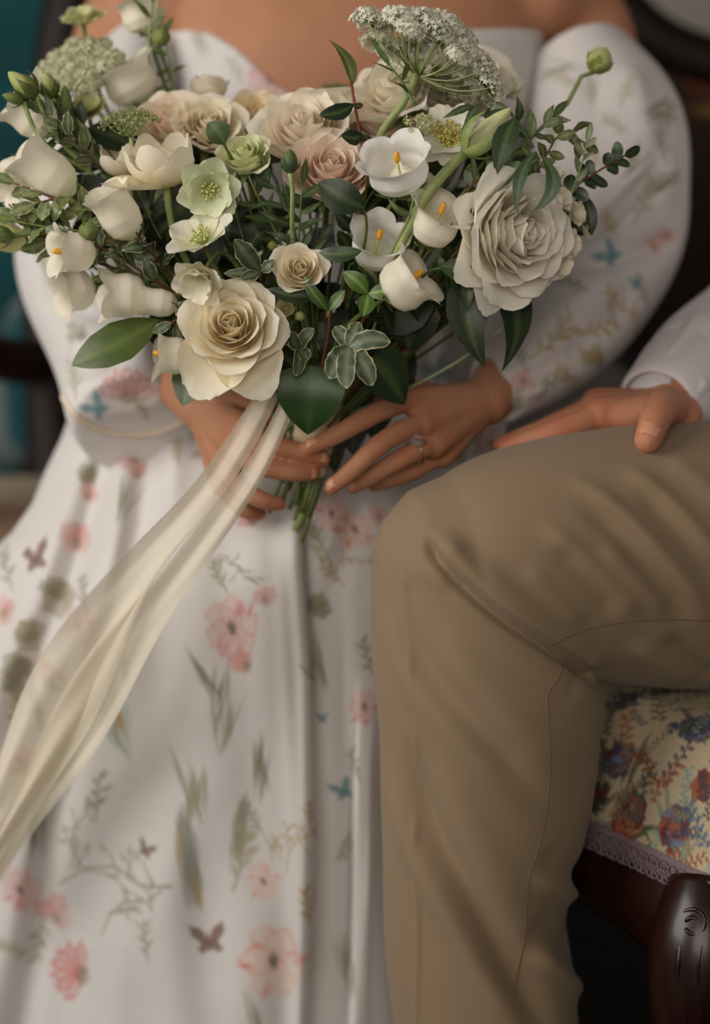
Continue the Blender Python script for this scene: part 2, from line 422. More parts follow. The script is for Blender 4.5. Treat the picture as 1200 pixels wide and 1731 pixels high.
DK, OC, BL, BR, TE = hexc('6d6960'), hexc('b79b62'), hexc('a8b4b8'), hexc('8f7468'), hexc('6f9aa2')
MOTIF = dict(poppy=lambda: poppy(PK, PK2, DK), poppy2=lambda: poppy(hexc('e6cdbd'), CO, DK), lotus=lambda: lotus(PK, PK2, G2), red=lambda: lotus(hexc('d9a7a0'), hexc('c4565f'), G1),
             blades=lambda: blades(G1), blades2=lambda: blades(G2, 7, .35, .07), sprig=lambda: sprig(G2, G1, 6), sprig2=lambda: sprig(hexc('b0a88a'), G1, 7), ochre=lambda: sprig(OC, hexc('a09468'), 6),
             bfly=lambda: butterfly(BR, hexc('6f5850')), bbfly=lambda: butterfly(TE, hexc('5b8089')), branch=lambda: branch(hexc('94907c')), obranch=lambda: branch(OC), tall=lambda: tall(hexc('9a9688'), hexc('7f8272'), OC),
             tulip=lambda: [('e', (-.2, .2, .25, .8, .15), BL, .7), ('e', (.2, 0, .28, .9, -.1), hexc('b8c2c4'), .7), ('e', (.22, 0, .08, .42, .0), OC, .9), ('e', (-.1, .3, .06, .3, .2), hexc('a3906a'), .7)] + blades(G2, 3),
             blob=lambda: [('e', (rnd.uniform(-.5, .5), rnd.uniform(-.5, .5), rnd.uniform(.3, .6), rnd.uniform(.2, .5), rnd.uniform(0, 3)), G1 if k % 2 else hexc('9c8f74'), .6) for k in range(5)],
             pink=lambda: [('e', (rnd.uniform(-.4, .4), rnd.uniform(-.4, .4), rnd.uniform(.4, .6), rnd.uniform(.3, .6), rnd.uniform(0, 3)), hexc('d9aaa0') if k % 2 else hexc('cf8f8a'), .5) for k in range(4)] + [('e', (0, -.2, .2, .3, 0), G1, .6)])
def printon(pt, b, lst, ux=RT, uy=UP):
    for kind, x, y, r, rot in lst:
        h = hit(b, x, y)
        if h is None: continue
        d = (h - CAM) @ FW; pt.prims(h, ux, uy, rot, r * d / F, MOTIF[kind](), soft=.0020)

# ---- settee behind and under the woman
D = 2.35
st = thing('settee', A(0, .35, 0), 'carved wood settee with dark floral tapestry back, behind the woman', 'settee')
outl = [(95, 835), (84, 600), (86, 350), (100, 120), (150, -60), (350, -170), (650, -210), (900, -135), (1020, -25), (1085, 48), (1145, 85), (1220, 112), (1330, 190), (1380, 330), (1390, 520), (1390, 835)]
oc = PC([(x, y, D) for x, y in outl], 120)
part('back_frame', *sweep(oc, .031, .027, n=12), 'dark_wood', st)
cen = P(640, 380, D)
rg = np.linspace(0, 1, 26)[:, None, None]
pv = (cen + (oc - cen)[None] * rg + (-FW) * (.035 * (1 - rg ** 2))).reshape(-1, 3)
pf = gridf(26, 120)
pt = Paint(pv, hexc('3a2f28')); pb = bvh(pv, pf)
TM = dict(r=hexc('8a3a2c'), o=hexc('94703f'), b=hexc('3d5365'), g=hexc('4a4a33'), m=hexc('6b4a52'))
def bouq(pt, h, ux, uy, sc, cols, n=9, al=.85, soft=.001):
    pr = []
    for k in range(n):
        a = rnd.uniform(0, 6.28); r = rnd.uniform(.1, .75); pr.append(('e', (r * math.cos(a), r * math.sin(a), rnd.uniform(.15, .35), rnd.uniform(.1, .22), rnd.uniform(0, 3)), rnd.choice(cols), al))
    pt.prims(h, ux, uy, 0, sc, pr, soft=soft)
for k in range(95):
    x, y = rnd.uniform(60, 1380), rnd.uniform(-150, 800)
    if x > 1040: x, y = rnd.uniform(1040, 1380), rnd.uniform(120, 800)
    h = hit(pb, x, y)
    if h is not None: bouq(pt, h, RT, UP, rnd.uniform(.02, .05), [TM[q] for q in rnd.choice(['rog', 'bgm', 'ogr', 'mr', 'go'])], soft=.004)
part('back_panel', pv, pf, 'tapestry', st, pt.c)
part('seat', *superell((-.27, .36, .455), (.47, .26, .055), .25), 'tapestry', st, None)
me = st.children[-1].data; nvv = len(me.vertices); co = np.empty(nvv * 3); me.vertices.foreach_get('co', co); co = co.reshape(-1, 3) + np.array(st.location)
pt = Paint(co, hexc('a79a86'))
for k in range(60): bouq(pt, co[rnd.randrange(nvv)], RT, A(0, 1, 0), rnd.uniform(.03, .06), [hexc('8a4a3c'), hexc('6b5a64'), hexc('6a6a4c'), hexc('a06a5c')], soft=.004)
c4 = np.c_[pt.c, np.ones(nvv)]; me.color_attributes.new('Col', 'FLOAT_COLOR', 'POINT').data.foreach_set('color', c4.ravel())
part('apron', *superell((-.27, .36, .385), (.455, .245, .035), .2), 'wood', st)
for sx, sy in ((-.68, .14), (-.68, .58), (.14, .58), (.14, .17)):
    part('leg', *sweep(curve([(sx, sy, .40), (sx * 1.03, sy, .30), (sx * .98, sy, .12), (sx * 1.02, sy, 0)], 14), np.linspace(.034, .018, 14), n=10), 'wood', st)
part('armrest', *sweep(PC([(86, 612, 2.35), (20, 610, 2.26), (-80, 600, 2.14), (-190, 640, 2.06)], 20), .026, .024, n=12, dome=True), 'wood', st)
part('arm_post', *sweep(PC([(-180, 640, 2.06), (-195, 760, 2.04), (-170, 880, 2.03)], 12), .024, n=10), 'wood', st)

def pix_x(p): w = p - CAM; return 600 + F * (w @ RT) / (w @ FW)
# ---- the man's tapestry chair at the right
ez = A(-.48, .877, 0); mz = A(.877, .48, 0)           # along the front edge (away from the camera), into the seat
def on_z(px, py, z): 
    k = sT + (py - 865.5) / F * cT; return P(px, py, (CAM[2] - z) / k)
B0 = on_z(1232, 1522, .368)
ch = thing('tapestry_chair', A(B0[0] + .15, B0[1] + .3, 0), 'carved wooden chair with cream floral tapestry seat under the khaki leg', 'chair')
na, nb = 300, 330; sa, sb = .42, .63
aa, bb = np.meshgrid(np.linspace(0, 1, na), np.linspace(0, 1, nb) ** 1.7, indexing='ij')
a_ = aa * sa; b_ = bb * sb
rb_ = .05                                              # rounded rims
def dome(q, w): return 1 - np.clip(1 - q / w, 0, 1) ** 2.2
ed = dome(a_, .085) * dome(sa - a_, .085) * dome(b_, .075) * dome(sb - b_, .08)
wav = .012 * np.sin(a_ / sa * math.pi * 2 + .6) * np.clip(1 - b_ / .12, 0, 1)       # serpentine front rail
cr = .055 * np.exp(-(a_ / .05) ** 2 - (b_ / .05) ** 2)
sv = B0 + (a_ + cr * .25)[..., None] * ez + (b_ + wav + cr * .25)[..., None] * mz
sv[..., 2] = .362 + .098 * ed + .012 * np.sin(math.pi * aa) * np.sin(math.pi * bb)
edge_loop = np.concatenate([sv[::-1, 0][:, :], sv[0, 1:, :], sv[1:, -1, :]])
arcb = np.concatenate([np.zeros((na, 1)), np.cumsum(np.linalg.norm(np.diff(sv, axis=1), axis=2), 1)], 1); flat = np.stack([a_, arcb, 0 * a_], -1).reshape(-1, 3)
sv = sv.reshape(-1, 3); sf = gridf(na, nb)
pt = Paint(flat, hexc('b8a88c')); cb = bvh(sv, sf); FX, FY = A(-.48, .877, 0), A(.877, .48, 0)     # the print is laid out on the flattened cloth
def fhit(x, y):
    h = hit(cb, x, y)
    return None if h is None else (flat[np.argmin(((sv - h) ** 2).sum(1))], (h - CAM) @ FW)
def tap(x, y, r, cols, n, leaf=None):
    h = fhit(x, y)
    if h is None: return
    h, dd = h; sc = r * 1.4 * dd / F; ux, uy = FX, FY
    if leaf is not None: pt.prims(h, ux, uy, rnd.uniform(-.6, .6), sc * 1.35, blades(leaf, 9, 1.2, .09), soft=.0006)
    pr = []
    for k in range(n):
        a = k / n * 6.28 * 2.3; q = .85 * (1 - k / n) + .05; pr.append(('e', (q * .7 * math.cos(a), q * .7 * math.sin(a), .32, .17, a + 1.2), cols[k % len(cols)], .92, cols[(k + 1) % len(cols)] * .6, .5))
    pt.prims(h, ux, uy, 0, sc, pr, soft=.0006)
def vine(x, y, r, col, rot):
    h = fhit(x, y)
    if h is None: return
    h, dd = h; sc = r * 1.35 * dd / F; pr = [('s', [(-1, -.2), (-.4, .15), (.2, -.05), (1, .3)], .035, .03, col * .7, .9)]
    for k in range(11):
        q = -1 + k * .19; a = 1.2 if k % 2 else -1.2; pr += leafp(q, .05, .34, a, .09, col, .9)
    pt.prims(h, FX, FY, rot, sc, pr, soft=.0006)
RD, RO, BU, VI, GR, PG, OG = hexc('6f2f28'), hexc('9a5e4c'), hexc('46566a'), hexc('574656'), hexc('42483a'), hexc('7a8a76'), hexc('9a6444')
tap(1045, 1285, 33, [BU, VI, RD, hexc('6f7f90')], 16, GR)
tap(1062, 1382, 40, [RD, RO, hexc('8c4a38'), hexc('c08a6c')], 22, hexc('4c5a48'))
tap(1142, 1400, 38, [RD, VI, hexc('71809a'), RO], 20, PG)
tap(1055, 1185, 22, [VI, hexc('4a3a44'), hexc('705a60')], 10, GR)
tap(1012, 1345, 24, [GR, hexc('394034'), RD], 12, GR)
tap(1180, 1230, 34, [BU, hexc('6a7684'), VI, GR], 16, GR)
tap(1190, 1330, 30, [OG, RD, RO], 14, None)
tap(1135, 1455, 22, [RO, RD, hexc('c0a07c')], 12, PG)
tap(1100, 1440, 15, [hexc('7d9c8c'), PG], 8, None)
tap(1250, 1400, 36, [RD, VI, BU], 16, GR); tap(1240, 1190, 30, [RO, OG, RD], 14, GR)
tap(1140, 1229, 15, [BU, hexc('3d4c66')], 8, None)
for k in range(40):
    vine(rnd.uniform(1005, 1230), rnd.uniform(1170, 1500), rnd.uniform(12, 22), rnd.choice([hexc('96714f'), GR, PG, VI, BU, hexc('8a7a56'), hexc('7d9a90')]), rnd.uniform(0, 3))
for q in [(1062, 1240, 34, OG, 1.1), (1115, 1190, 34, hexc('75684a'), 1.3), (1095, 1295, 30, hexc('8a4a34'), 1.5), (1148, 1285, 34, hexc('64505c'), .3), (1125, 1320, 30, RO, .1),
          (1160, 1330, 26, hexc('7d9a90'), .8), (1180, 1395, 34, hexc('5a6a84'), 1.4), (1165, 1180, 34, hexc('7d8a70'), .4), (1030, 1215, 22, GR, 1.0), (1085, 1345, 30, hexc('4c6a64'), .6),
          (1170, 1460, 26, hexc('9a5a48'), -.5), (1115, 1250, 22, hexc('8a8066'), .2), (1020, 1300, 22, GR, .9), (1030, 1190, 26, BU * .7, .3), (1090, 1172, 30, GR, 0), (1150, 1168, 34, GR, .1)]: vine(*q)
for k in range(110):
    q = rnd.randrange(len(sv))
    if pix_x(sv[q]) > 1250: bouq(pt, flat[q], FX, FY, rnd.uniform(.012, .03), rnd.choice([[RD, RO], [BU, VI], [GR, PG], [OG, RO]]), 7)
part('seat', sv, sf, 'tapestry', ch, pt.c)
# woven braid along the seat's lower edge: a flat band with raised loops and a scalloped hem
lp = edge_loop[::3]; tl, al_, bl_ = frames(lp, A(0, 0, 1)); outn = -bl_ if np.dot(bl_[10], mz) > 0 else bl_
mb = MB()
band = np.stack([lp + outn * .002 + A(0, 0, .006), lp + outn * .005 + A(0, 0, -.001), lp + outn * .006 + A(0, 0, -.010), lp + outn * .003 + A(0, 0, -.014), lp - outn * .004 + A(0, 0, -.014)], 1)
mb.add(band.reshape(-1, 3), gridf(len(lp), 5))
arc = np.r_[0, np.cumsum(np.linalg.norm(np.diff(lp, axis=0), axis=1))]
nloop = int(arc[-1] / .0065)
th = np.linspace(0, 2 * math.pi, 11)
for k in range(nloop):
    i = min(np.searchsorted(arc, (k + .5) * .0065), len(lp) - 1)
    for z, r in ((-.002, .0042), (-.0125, .0034)):
        c = lp[i] + outn[i] * .0068 + A(0, 0, z); mb.add(*sweep(c + np.cos(th)[:, None] * r * tl[i] + np.sin(th)[:, None] * r * A(0, 0, 1) + outn[i] * .0006 * np.sin(2 * th)[:, None], .0010, n=4, cap=False))
mb.build('braid_trim', 'braid', ch)
# apron rail under the seat, its lower edge sweeping into the cabriole leg
fr = lp[(np.abs((lp - B0) @ mz) < .035)]
na2 = len(fr); s_ = (fr - B0) @ ez
drop = .052 + .075 * np.exp(-(s_ / .085)) + .02 * np.exp(-((s_ - .5) / .06) ** 2)
prof = np.linspace(0, 1, 14)
av = np.stack([fr + (-mz) * (.001 + .010 * math.sin(q * math.pi) + .005 * q)  + A(0, 0, -.008) - drop[:, None] * A(0, 0, q) for q in prof] + [fr + mz * .02 - drop[:, None] * A(0, 0, 1) + A(0, 0, -.008), fr + mz * .022], 1)
part('apron', av.reshape(-1, 3), gridf(na2, 16), 'wood', ch)
sd = np.array([B0 + mz * q for q in np.linspace(.0, .44, 40)]); dr = .05 + .065 * np.exp(-np.linspace(0, .44, 40) / .085)
av = np.stack([sd + (-ez) * (.001 + .010 * math.sin(q * math.pi)) + A(0, 0, -.008) - dr[:, None] * A(0, 0, q) for q in prof] + [sd + ez * .02 - dr[:, None] * A(0, 0, 1) + A(0, 0, -.008)], 1)
part('apron', av.reshape(-1, 3), gridf(40, 15), 'wood', ch)
def cabriole(c, out, name='leg'):
    zs = [.352, .325, .29, .24, .18, .12, .05, .02, 0]
    of = [-.012, .004, .014, .010, -.006, -.016, -.008, .006, .008]; rr = [.030, .038, .041, .036, .027, .020, .018, .026, .024]
    q = np.linspace(0, 8, 40); zz = cspl(range(9), zs, q); oo = cspl(range(9), of, q); r_ = cspl(range(9), rr, q)
    return part(name, *sweep(np.array([c + out * o for o in oo]) * A(1, 1, 0) + zz[:, None] * A(0, 0, 1), r_, n=18), 'wood', ch)
co_ = B0 + ez * .056 + mz * .022
lg = cabriole(co_, unit(-ez - mz))
cabriole(B0 + ez * (sa - .03) + mz * .03, unit(ez - mz)); cabriole(B0 + ez * .03 + mz * (sb - .03), unit(-ez + mz)); cabriole(B0 + ez * (sa - .03) + mz * (sb - .03), unit(ez + mz))
# carved C-scroll and bead mouldings on the near leg and the rail
def carve(lst, r, name='carving', off=.002):
    v, f = np.array([x.co for x in lg.data.vertices]) + np.array(ch.location), None
    pts = []
    for x, y in lst:
        d = unit(P(x, y, 1.0) - CAM); w = v - CAM; dist = np.linalg.norm(w - (w @ d)[:, None] * d, axis=1); k = np.where(dist < .009)[0]
        if len(k) == 0: continue
        pts.append(CAM + d * ((w[k] @ d).min() + .002) )
    if len(pts) > 3: part(name, *sweep(curve(pts, 30), r, n=8, dome=True), 'wood', lg)
carve([(1172 + (24 - 15 * q) * math.cos(-2.2 + 7.5 * q), 1562 + (26 - 16 * q) * math.sin(-2.2 + 7.5 * q)) for q in np.linspace(0, 1, 16)], .0018)
carve([(1150, 1600), (1146, 1630), (1148, 1665), (1156, 1710), (1166, 1760)], .0024)
carve([(1186, 1598), (1180, 1630), (1180, 1670), (1186, 1720)], .0018)
# chair back, out of frame to the right
bt = B0 * A(1, 1, 0) + mz * (sb - .01)
for k in (.04, sa - .04): part('back_post', *sweep(curve([bt + ez * k + A(0, 0, .36), bt + ez * k + mz * .03 + A(0, 0, .62), bt + ez * k + mz * .10 + A(0, 0, .98)], 14), .022, n=10), 'wood', ch)
part('top_rail', *sweep(curve([bt + ez * .03 + mz * .1 + A(0, 0, .96), bt + ez * sa / 2 + mz * .11 + A(0, 0, 1.04), bt + ez * (sa - .03) + mz * .1 + A(0, 0, .96)], 20), .028, n=10, dome=True), 'wood', ch)
bpv = np.array([[bt + ez * (.08 + (sa - .16) * i / 15) + mz * (.015 + .075 * j / 15 - .02 * math.sin(math.pi * i / 15) * math.sin(math.pi * j / 15)) + A(0, 0, .56 + .40 * j / 15) for i in range(16)] for j in range(16)]).reshape(-1, 3)
part('back_pad', bpv, gridf(16, 16), 'tapestry', ch, hexc('b69c79'))
# ------------------------------------------------------------------ the woman
def limb(mb, pts, rs, n=16, k=10, flat=1.0, hint=None):
    pts = np.asarray(pts, float); c = curve(pts, k * (len(pts) - 1) + 1)
    t = np.r_[0, np.cumsum(np.linalg.norm(np.diff(pts, axis=0), axis=1))]
    tt = np.r_[0, np.cumsum(np.linalg.norm(np.diff(c, axis=0), axis=1))]; r = np.interp(tt / tt[-1], t / t[-1], rs)
    mb.add(*sweep(c, r * flat, r, n=n, hint=hint, dome=True))
def hand(mb, wrist, fingers, rs, palm=.011, wr=.021, fore=None, wflat=.8):
    """fingers: lists of 4 joints (knuckle .. tip); palm filled with limbs wrist -> knuckle"""
    for j, r in zip(fingers, rs):
        limb(mb, j, [r * 1.06, r * 1.0, r * .9, r * .74], n=14, k=8)
        mb.add(*sphere(j[1], r * 1.04)); mb.add(*sphere(j[0], r * 1.25))
    for j in fingers[:4]: limb(mb, [wrist, (wrist + j[0]) / 2, j[0]], [wr * .8, palm * 1.1, palm], n=14, k=6)
    for a, b in zip(fingers[:3], fingers[1:4]):
        for q in (.25, .5, .75): limb(mb, [wrist * .9 + .1 * (a[0] * (1 - q) + b[0] * q), a[0] * (1 - q) + b[0] * q + (wrist - a[0]) * .06], [palm * 1.05, palm * .86], n=12, k=4)
    if fore is not None: limb(mb, [wrist, fore], [wr, wr * 1.5], n=18, k=6)
def J(lst): return [P(*q) for q in lst]
W_R = P(822, 676, 1.728); W_L = P(345, 690, 1.722)
LH = [J([(690, 676, 1.665), (615, 709, 1.640), (563, 738, 1.634), (523, 756, 1.634)]),
      J([(712, 716, 1.663), (640, 753, 1.634), (594, 796, 1.634), (560, 824, 1.642)]),
      J([(732, 752, 1.672), (675, 777, 1.648), (628, 805, 1.650), (596, 824, 1.660)]),
      J([(748, 768, 1.690), (700, 796, 1.680), (660, 812, 1.685), (632, 822, 1.695)])]
RHd = [J([(412, 722, 1.668), (462, 752, 1.640), (512, 765, 1.640), (546, 776, 1.648)]),
       J([(398, 756, 1.668), (446, 788, 1.640), (498, 799, 1.640), (528, 800, 1.648)]),
       J([(386, 792, 1.680), (412, 828, 1.660), (444, 846, 1.655), (472, 852, 1.660)]),
       J([(378, 815, 1.70), (398, 850, 1.690), (420, 866, 1.690), (440, 868, 1.70)])]
mbh = MB()
hand(mbh, W_R, LH, [.0088, .0088, .0084, .0074], palm=.0125, wr=.0225)
limb(mbh, J([(770, 690, 1.705), (690, 668, 1.70), (630, 690, 1.70), (585, 712, 1.70)]), [.016, .012, .0095, .008], n=14, k=8)      # thumb behind the stems
hand(mbh, W_L, RHd, [.0088, .0088, .0084, .0076], palm=.0125, wr=.0215)
limb(mbh, J([(372, 690, 1.705), (430, 690, 1.70), (480, 715, 1.698), (520, 725, 1.70)]), [.016, .012, .0095, .008], n=14, k=8)
E_R, E_L = P(1040, 400, 1.95), P(160, 470, 1.93)
limb(mbh, [W_R, W_R * .55 + E_R * .45, E_R], [.0225, .031, .036], n=20, k=8)
limb(mbh, [W_L, W_L * .55 + E_L * .45, E_L], [.0215, .031, .036], n=20, k=8)
hv, hf = remesh(mbh, .0016, 7)
mbt = MB()
zc = [.46, .52, .60, .70, .80, .88, .95, 1.01, 1.05, 1.075]
cx = np.zeros(10); cy = [.36, .35, .34, .33, .325, .315, .315, .325, .33, .335]
wx = [.17, .185, .165, .132, .138, .155, .172, .182, .178, .15]; wy = [.13, .13, .115, .092, .10, .112, .115, .10, .082, .062]
mbt.add(*sweep(np.c_[cspl(range(10), cx, np.linspace(0, 9, 50)), cspl(range(10), cy, np.linspace(0, 9, 50)), cspl(range(10), zc, np.linspace(0, 9, 50))],
              cspl(range(10), wy, np.linspace(0, 9, 50)), cspl(range(10), wx, np.linspace(0, 9, 50)), n=48, hint=A(0, 1, 0), dome=True))
for sx in (-1, 1): mbt.add(*sphere(A(.078 * sx - .012, .262, .905), (.080, .066, .078), 20, 28))
torso_v, torso_f = remesh(mbt, .005, 40)
limb(mbt, [A(0, .345, 1.05), A(0, .335, 1.12), A(0, .32, 1.19)], [.062, .05, .052], n=24)
# head (above the frame): skull, jaw, nose
mbt.add(*sphere(A(0, .335, 1.285), (.073, .090, .098), 20, 28)); mbt.add(*sphere(A(0, .285, 1.235), (.050, .052, .055), 16, 22))
limb(mbt, [A(0, .245, 1.30), A(0, .232, 1.272), A(0, .226, 1.258)], [.008, .010, .012], n=12); mbt.add(*sphere(A(0, .240, 1.225), (.022, .010, .008)))
for sx in (-1, 1):
    limb(mbt, [A(.10 * sx, .34, 1.055), A(.175 * sx, .335, 1.045)], [.05, .052], n=22)
    mbt.add(*sphere(A(.075 * sx, .345, 1.275), (.010, .018, .030)))
sh = {1: P(965, 30, 1.99), -1: P(236, 30, 1.99)}
limb(mbt, [A(.165, .335, 1.045), sh[1], P(1005, 220, 1.96), E_R], [.052, .052, .049, .040], n=24)
limb(mbt, [A(-.165, .335, 1.045), sh[-1], P(190, 220, 1.96), E_L], [.052, .052, .049, .040], n=24)
for sx in (-1, 1): limb(mbt, [A(.09 * sx, .30, .555), A(.08 * sx - .05, .20, .545), A(.07 * sx - .09, .13, .50), A(.07 * sx - .1, .14, .30), A(.07 * sx - .1, .16, .08)], [.08, .065, .052, .045, .035], n=20)   # seated thighs and shins under the skirt
bv, bf = remesh(mbt, .0048, 8)
body_v = np.r_[bv, hv]; body_f = np.r_[bf, hf + len(bv)]
SK = hexc('b07d60')
pt = Paint(body_v, SK)
for j in LH + RHd:
    for q, r in ((j[0], .013), (j[1], .010), (j[3], .010)): 
        d = np.linalg.norm(body_v - q, axis=1); pt.blend(np.arange(len(body_v)), np.exp(-(d / r) ** 2), hexc('b56b4e'), .55)
W = thing('person', A(0, .33, .0), 'seated woman in a white floral off-shoulder gown holding the bouquet', 'person')
body = part('body', body_v, body_f, 'skin', W, pt.c)
# hair, above the frame
hb = MB(); hb.add(*sphere(A(0, .36, 1.305), (.085, .095, .095), 18, 24)); hb.add(*sphere(A(0, .43, 1.22), (.05, .045, .05), 14, 18)); hvv, hff = remesh(hb, .006, 4)
mat('hair', hexc('3a2418'), rough=.5, noise=.4, nscale=40, stretch=(8, 8, 1)); part('hair', hvv[:], hff, 'hair', W)
# nails on the visible fingertips
def nail(j, par, up, w=.0052, l=.0085, m='nail', rad=.0062, back=-.0025):
    t = unit(j[3] - j[2]); n = unit(up - t * np.dot(up, t)); s = np.cross(t, n); c = j[3] + t * back
    u, q = np.meshgrid(np.linspace(-1, 1, 9), np.linspace(-1, 1, 7), indexing='ij')
    x = u * l / 2; y = q * w * np.sqrt(np.clip(1 - .5 * np.maximum(u, 0) ** 4, 0, 1)); zz = rad + .0006 - (y ** 2) / (2 * rad) - np.maximum(u, 0) ** 2 * .0015
    v = c + x[..., None] * t + y[..., None] * s + zz[..., None] * n
    v2 = v - n * .0012
    return part('fingernail', np.r_[v.reshape(-1, 3), v2.reshape(-1, 3)], np.r_[gridf(9, 7), gridf(9, 7)[:, ::-1] + 63], m, par)
nail(LH[0], body, DV(-.15, .8, .6)); nail(LH[1], body, DV(-.3, .6, .8)); nail(LH[2], body, DV(-.3, .5, .8))
nail(RHd[0], body, DV(.5, .3, .7)); nail(RHd[1], body, DV(.5, .2, .8))

# ---- the gown
def skirt():
    ys = [680, 740, 800, 880, 960, 1100, 1300, 1500, 1731, 1980]
    xs = [-420, 0, 200, 400, 560, 660, 860]
    D = np.array([[1.95, 1.90, 1.86, 1.84, 1.84, 1.845, 1.85], [1.94, 1.885, 1.83, 1.80, 1.795, 1.81, 1.84], [1.93, 1.87, 1.80, 1.762, 1.752, 1.775, 1.83], [1.92, 1.84, 1.755, 1.715, 1.705, 1.735, 1.815],
                  [1.90, 1.815, 1.725, 1.69, 1.69, 1.72, 1.80], [1.89, 1.80, 1.722, 1.692, 1.697, 1.725, 1.80], [1.905, 1.82, 1.747, 1.72, 1.727, 1.75, 1.815], [1.925, 1.85, 1.78, 1.752, 1.757, 1.778, 1.83],
                  [1.955, 1.885, 1.815, 1.787, 1.79, 1.805, 1.855], [1.985, 1.92, 1.85, 1.825, 1.83, 1.84, 1.885]])
    nr, nc = 520, 420
    y = np.linspace(680, 1980, nr)
    xl = np.interp(y, [680, 740, 800, 850, 900, 960, 1100, 1300, 1980], [126, 104, 75, 55, 20, -40, -150, -280, -420]); xr = np.interp(y, [680, 760, 850, 1980], [860, 850, 800, 780])
    Dy = cspl(ys, D, y)
    s = np.linspace(0, 1, nc); X = xl[:, None] + (xr - xl)[:, None] * s[None]; Y = y[:, None] + 0 * X
    Z = np.stack([np.interp(X[i], xs, Dy[i]) for i in range(nr)])
    for _ in range(60): Z[:, 1:-1] = Z[:, 1:-1] * .5 + .25 * (Z[:, 2:] + Z[:, :-2])
    def along(pts):
        p = np.array(pts, float); ln = 60 if p[0, 1] < 900 else 260; return np.interp(Y, p[:, 1], p[:, 0]), ss((Y - p[0, 1]) / ln) * ss((p[-1, 1] - Y) / 200 + (p[-1, 1] > 1900))
    # soft gathers: pts, width px, height m
    for pts, w, h in [([(230, 690), (190, 900), (120, 1150), (20, 1500), (-60, 1980)], 34, .014), ([(160, 690), (110, 860), (20, 1100), (-90, 1400)], 30, .016), ([(300, 700), (285, 840), (250, 1000)], 26, .012),
                      ([(260, 690), (235, 880), (170, 1120), (90, 1400), (30, 1800), (20, 1980)], 24, -.011), ([(350, 730), (350, 900), (330, 1150), (290, 1500), (280, 1980)], 60, .010), ([(430, 860), (440, 1000), (450, 1300), (455, 1980)], 46, .006),
                      ([(195, 700), (150, 880), (60, 1120), (-40, 1400)], 18, -.012), ([(400, 1150), (250, 1350), (120, 1600), (90, 1980)], 70, -.012), ([(620, 830), (590, 900), (560, 1000), (556, 1980)], 22, -.008), ([(480, 870), (480, 1000), (500, 1400), (500, 1980)], 18, .005)]:
        c, tp = along(pts); Z -= h * tp * np.exp(-((X - c) / w) ** 2)
    # folds whose edge hides what lies behind: left side proud, right side set back
    c, tp = along([(512, 850), (516, 960), (530, 1150), (536, 1400), (530, 1600), (522, 1760), (520, 1980)])
    Z += tp * .026 * (np.tanh((X - c) / 4.0) * .5 + .5) * np.exp(-np.maximum(X - c, 0) / 150) - tp * .008 * np.exp(-((X - c + 16) / 15) ** 2)
    c, tp = along([(606, 1120), (596, 1300), (594, 1500), (588, 1731), (580, 1980)])
    Z -= tp * .030 * (np.tanh((X - c) / 4.0) * .5 + .5) * np.exp(-np.maximum(X - c - 30, 0) / 60)
    c, tp = along([(640, 1380), (622, 1550), (612, 1731), (600, 1980)]); Z += tp * .006 * (np.tanh((X - c) / 8.0) * .5 + .5)
    rim = np.exp(-s / .02)[None]; Z += .04 * rim
    Z += .0025 * np.sin(X / 37 + Y / 90) + .002 * np.sin(X / 19 - Y / 140 + 1)
    v = np.stack([CAM + Z[i, :, None] * (FW + (X[i, :, None] - 600) / F * RT - (Y[i, :, None] - 865.5) / F * UP) for i in range(nr)])
    return v.reshape(-1, 3), gridf(nr, nc)
DRESS = hexc('dcd8d6')
skv, skf = skirt(); skb = bvh(skv, skf); pt = Paint(skv, DRESS)
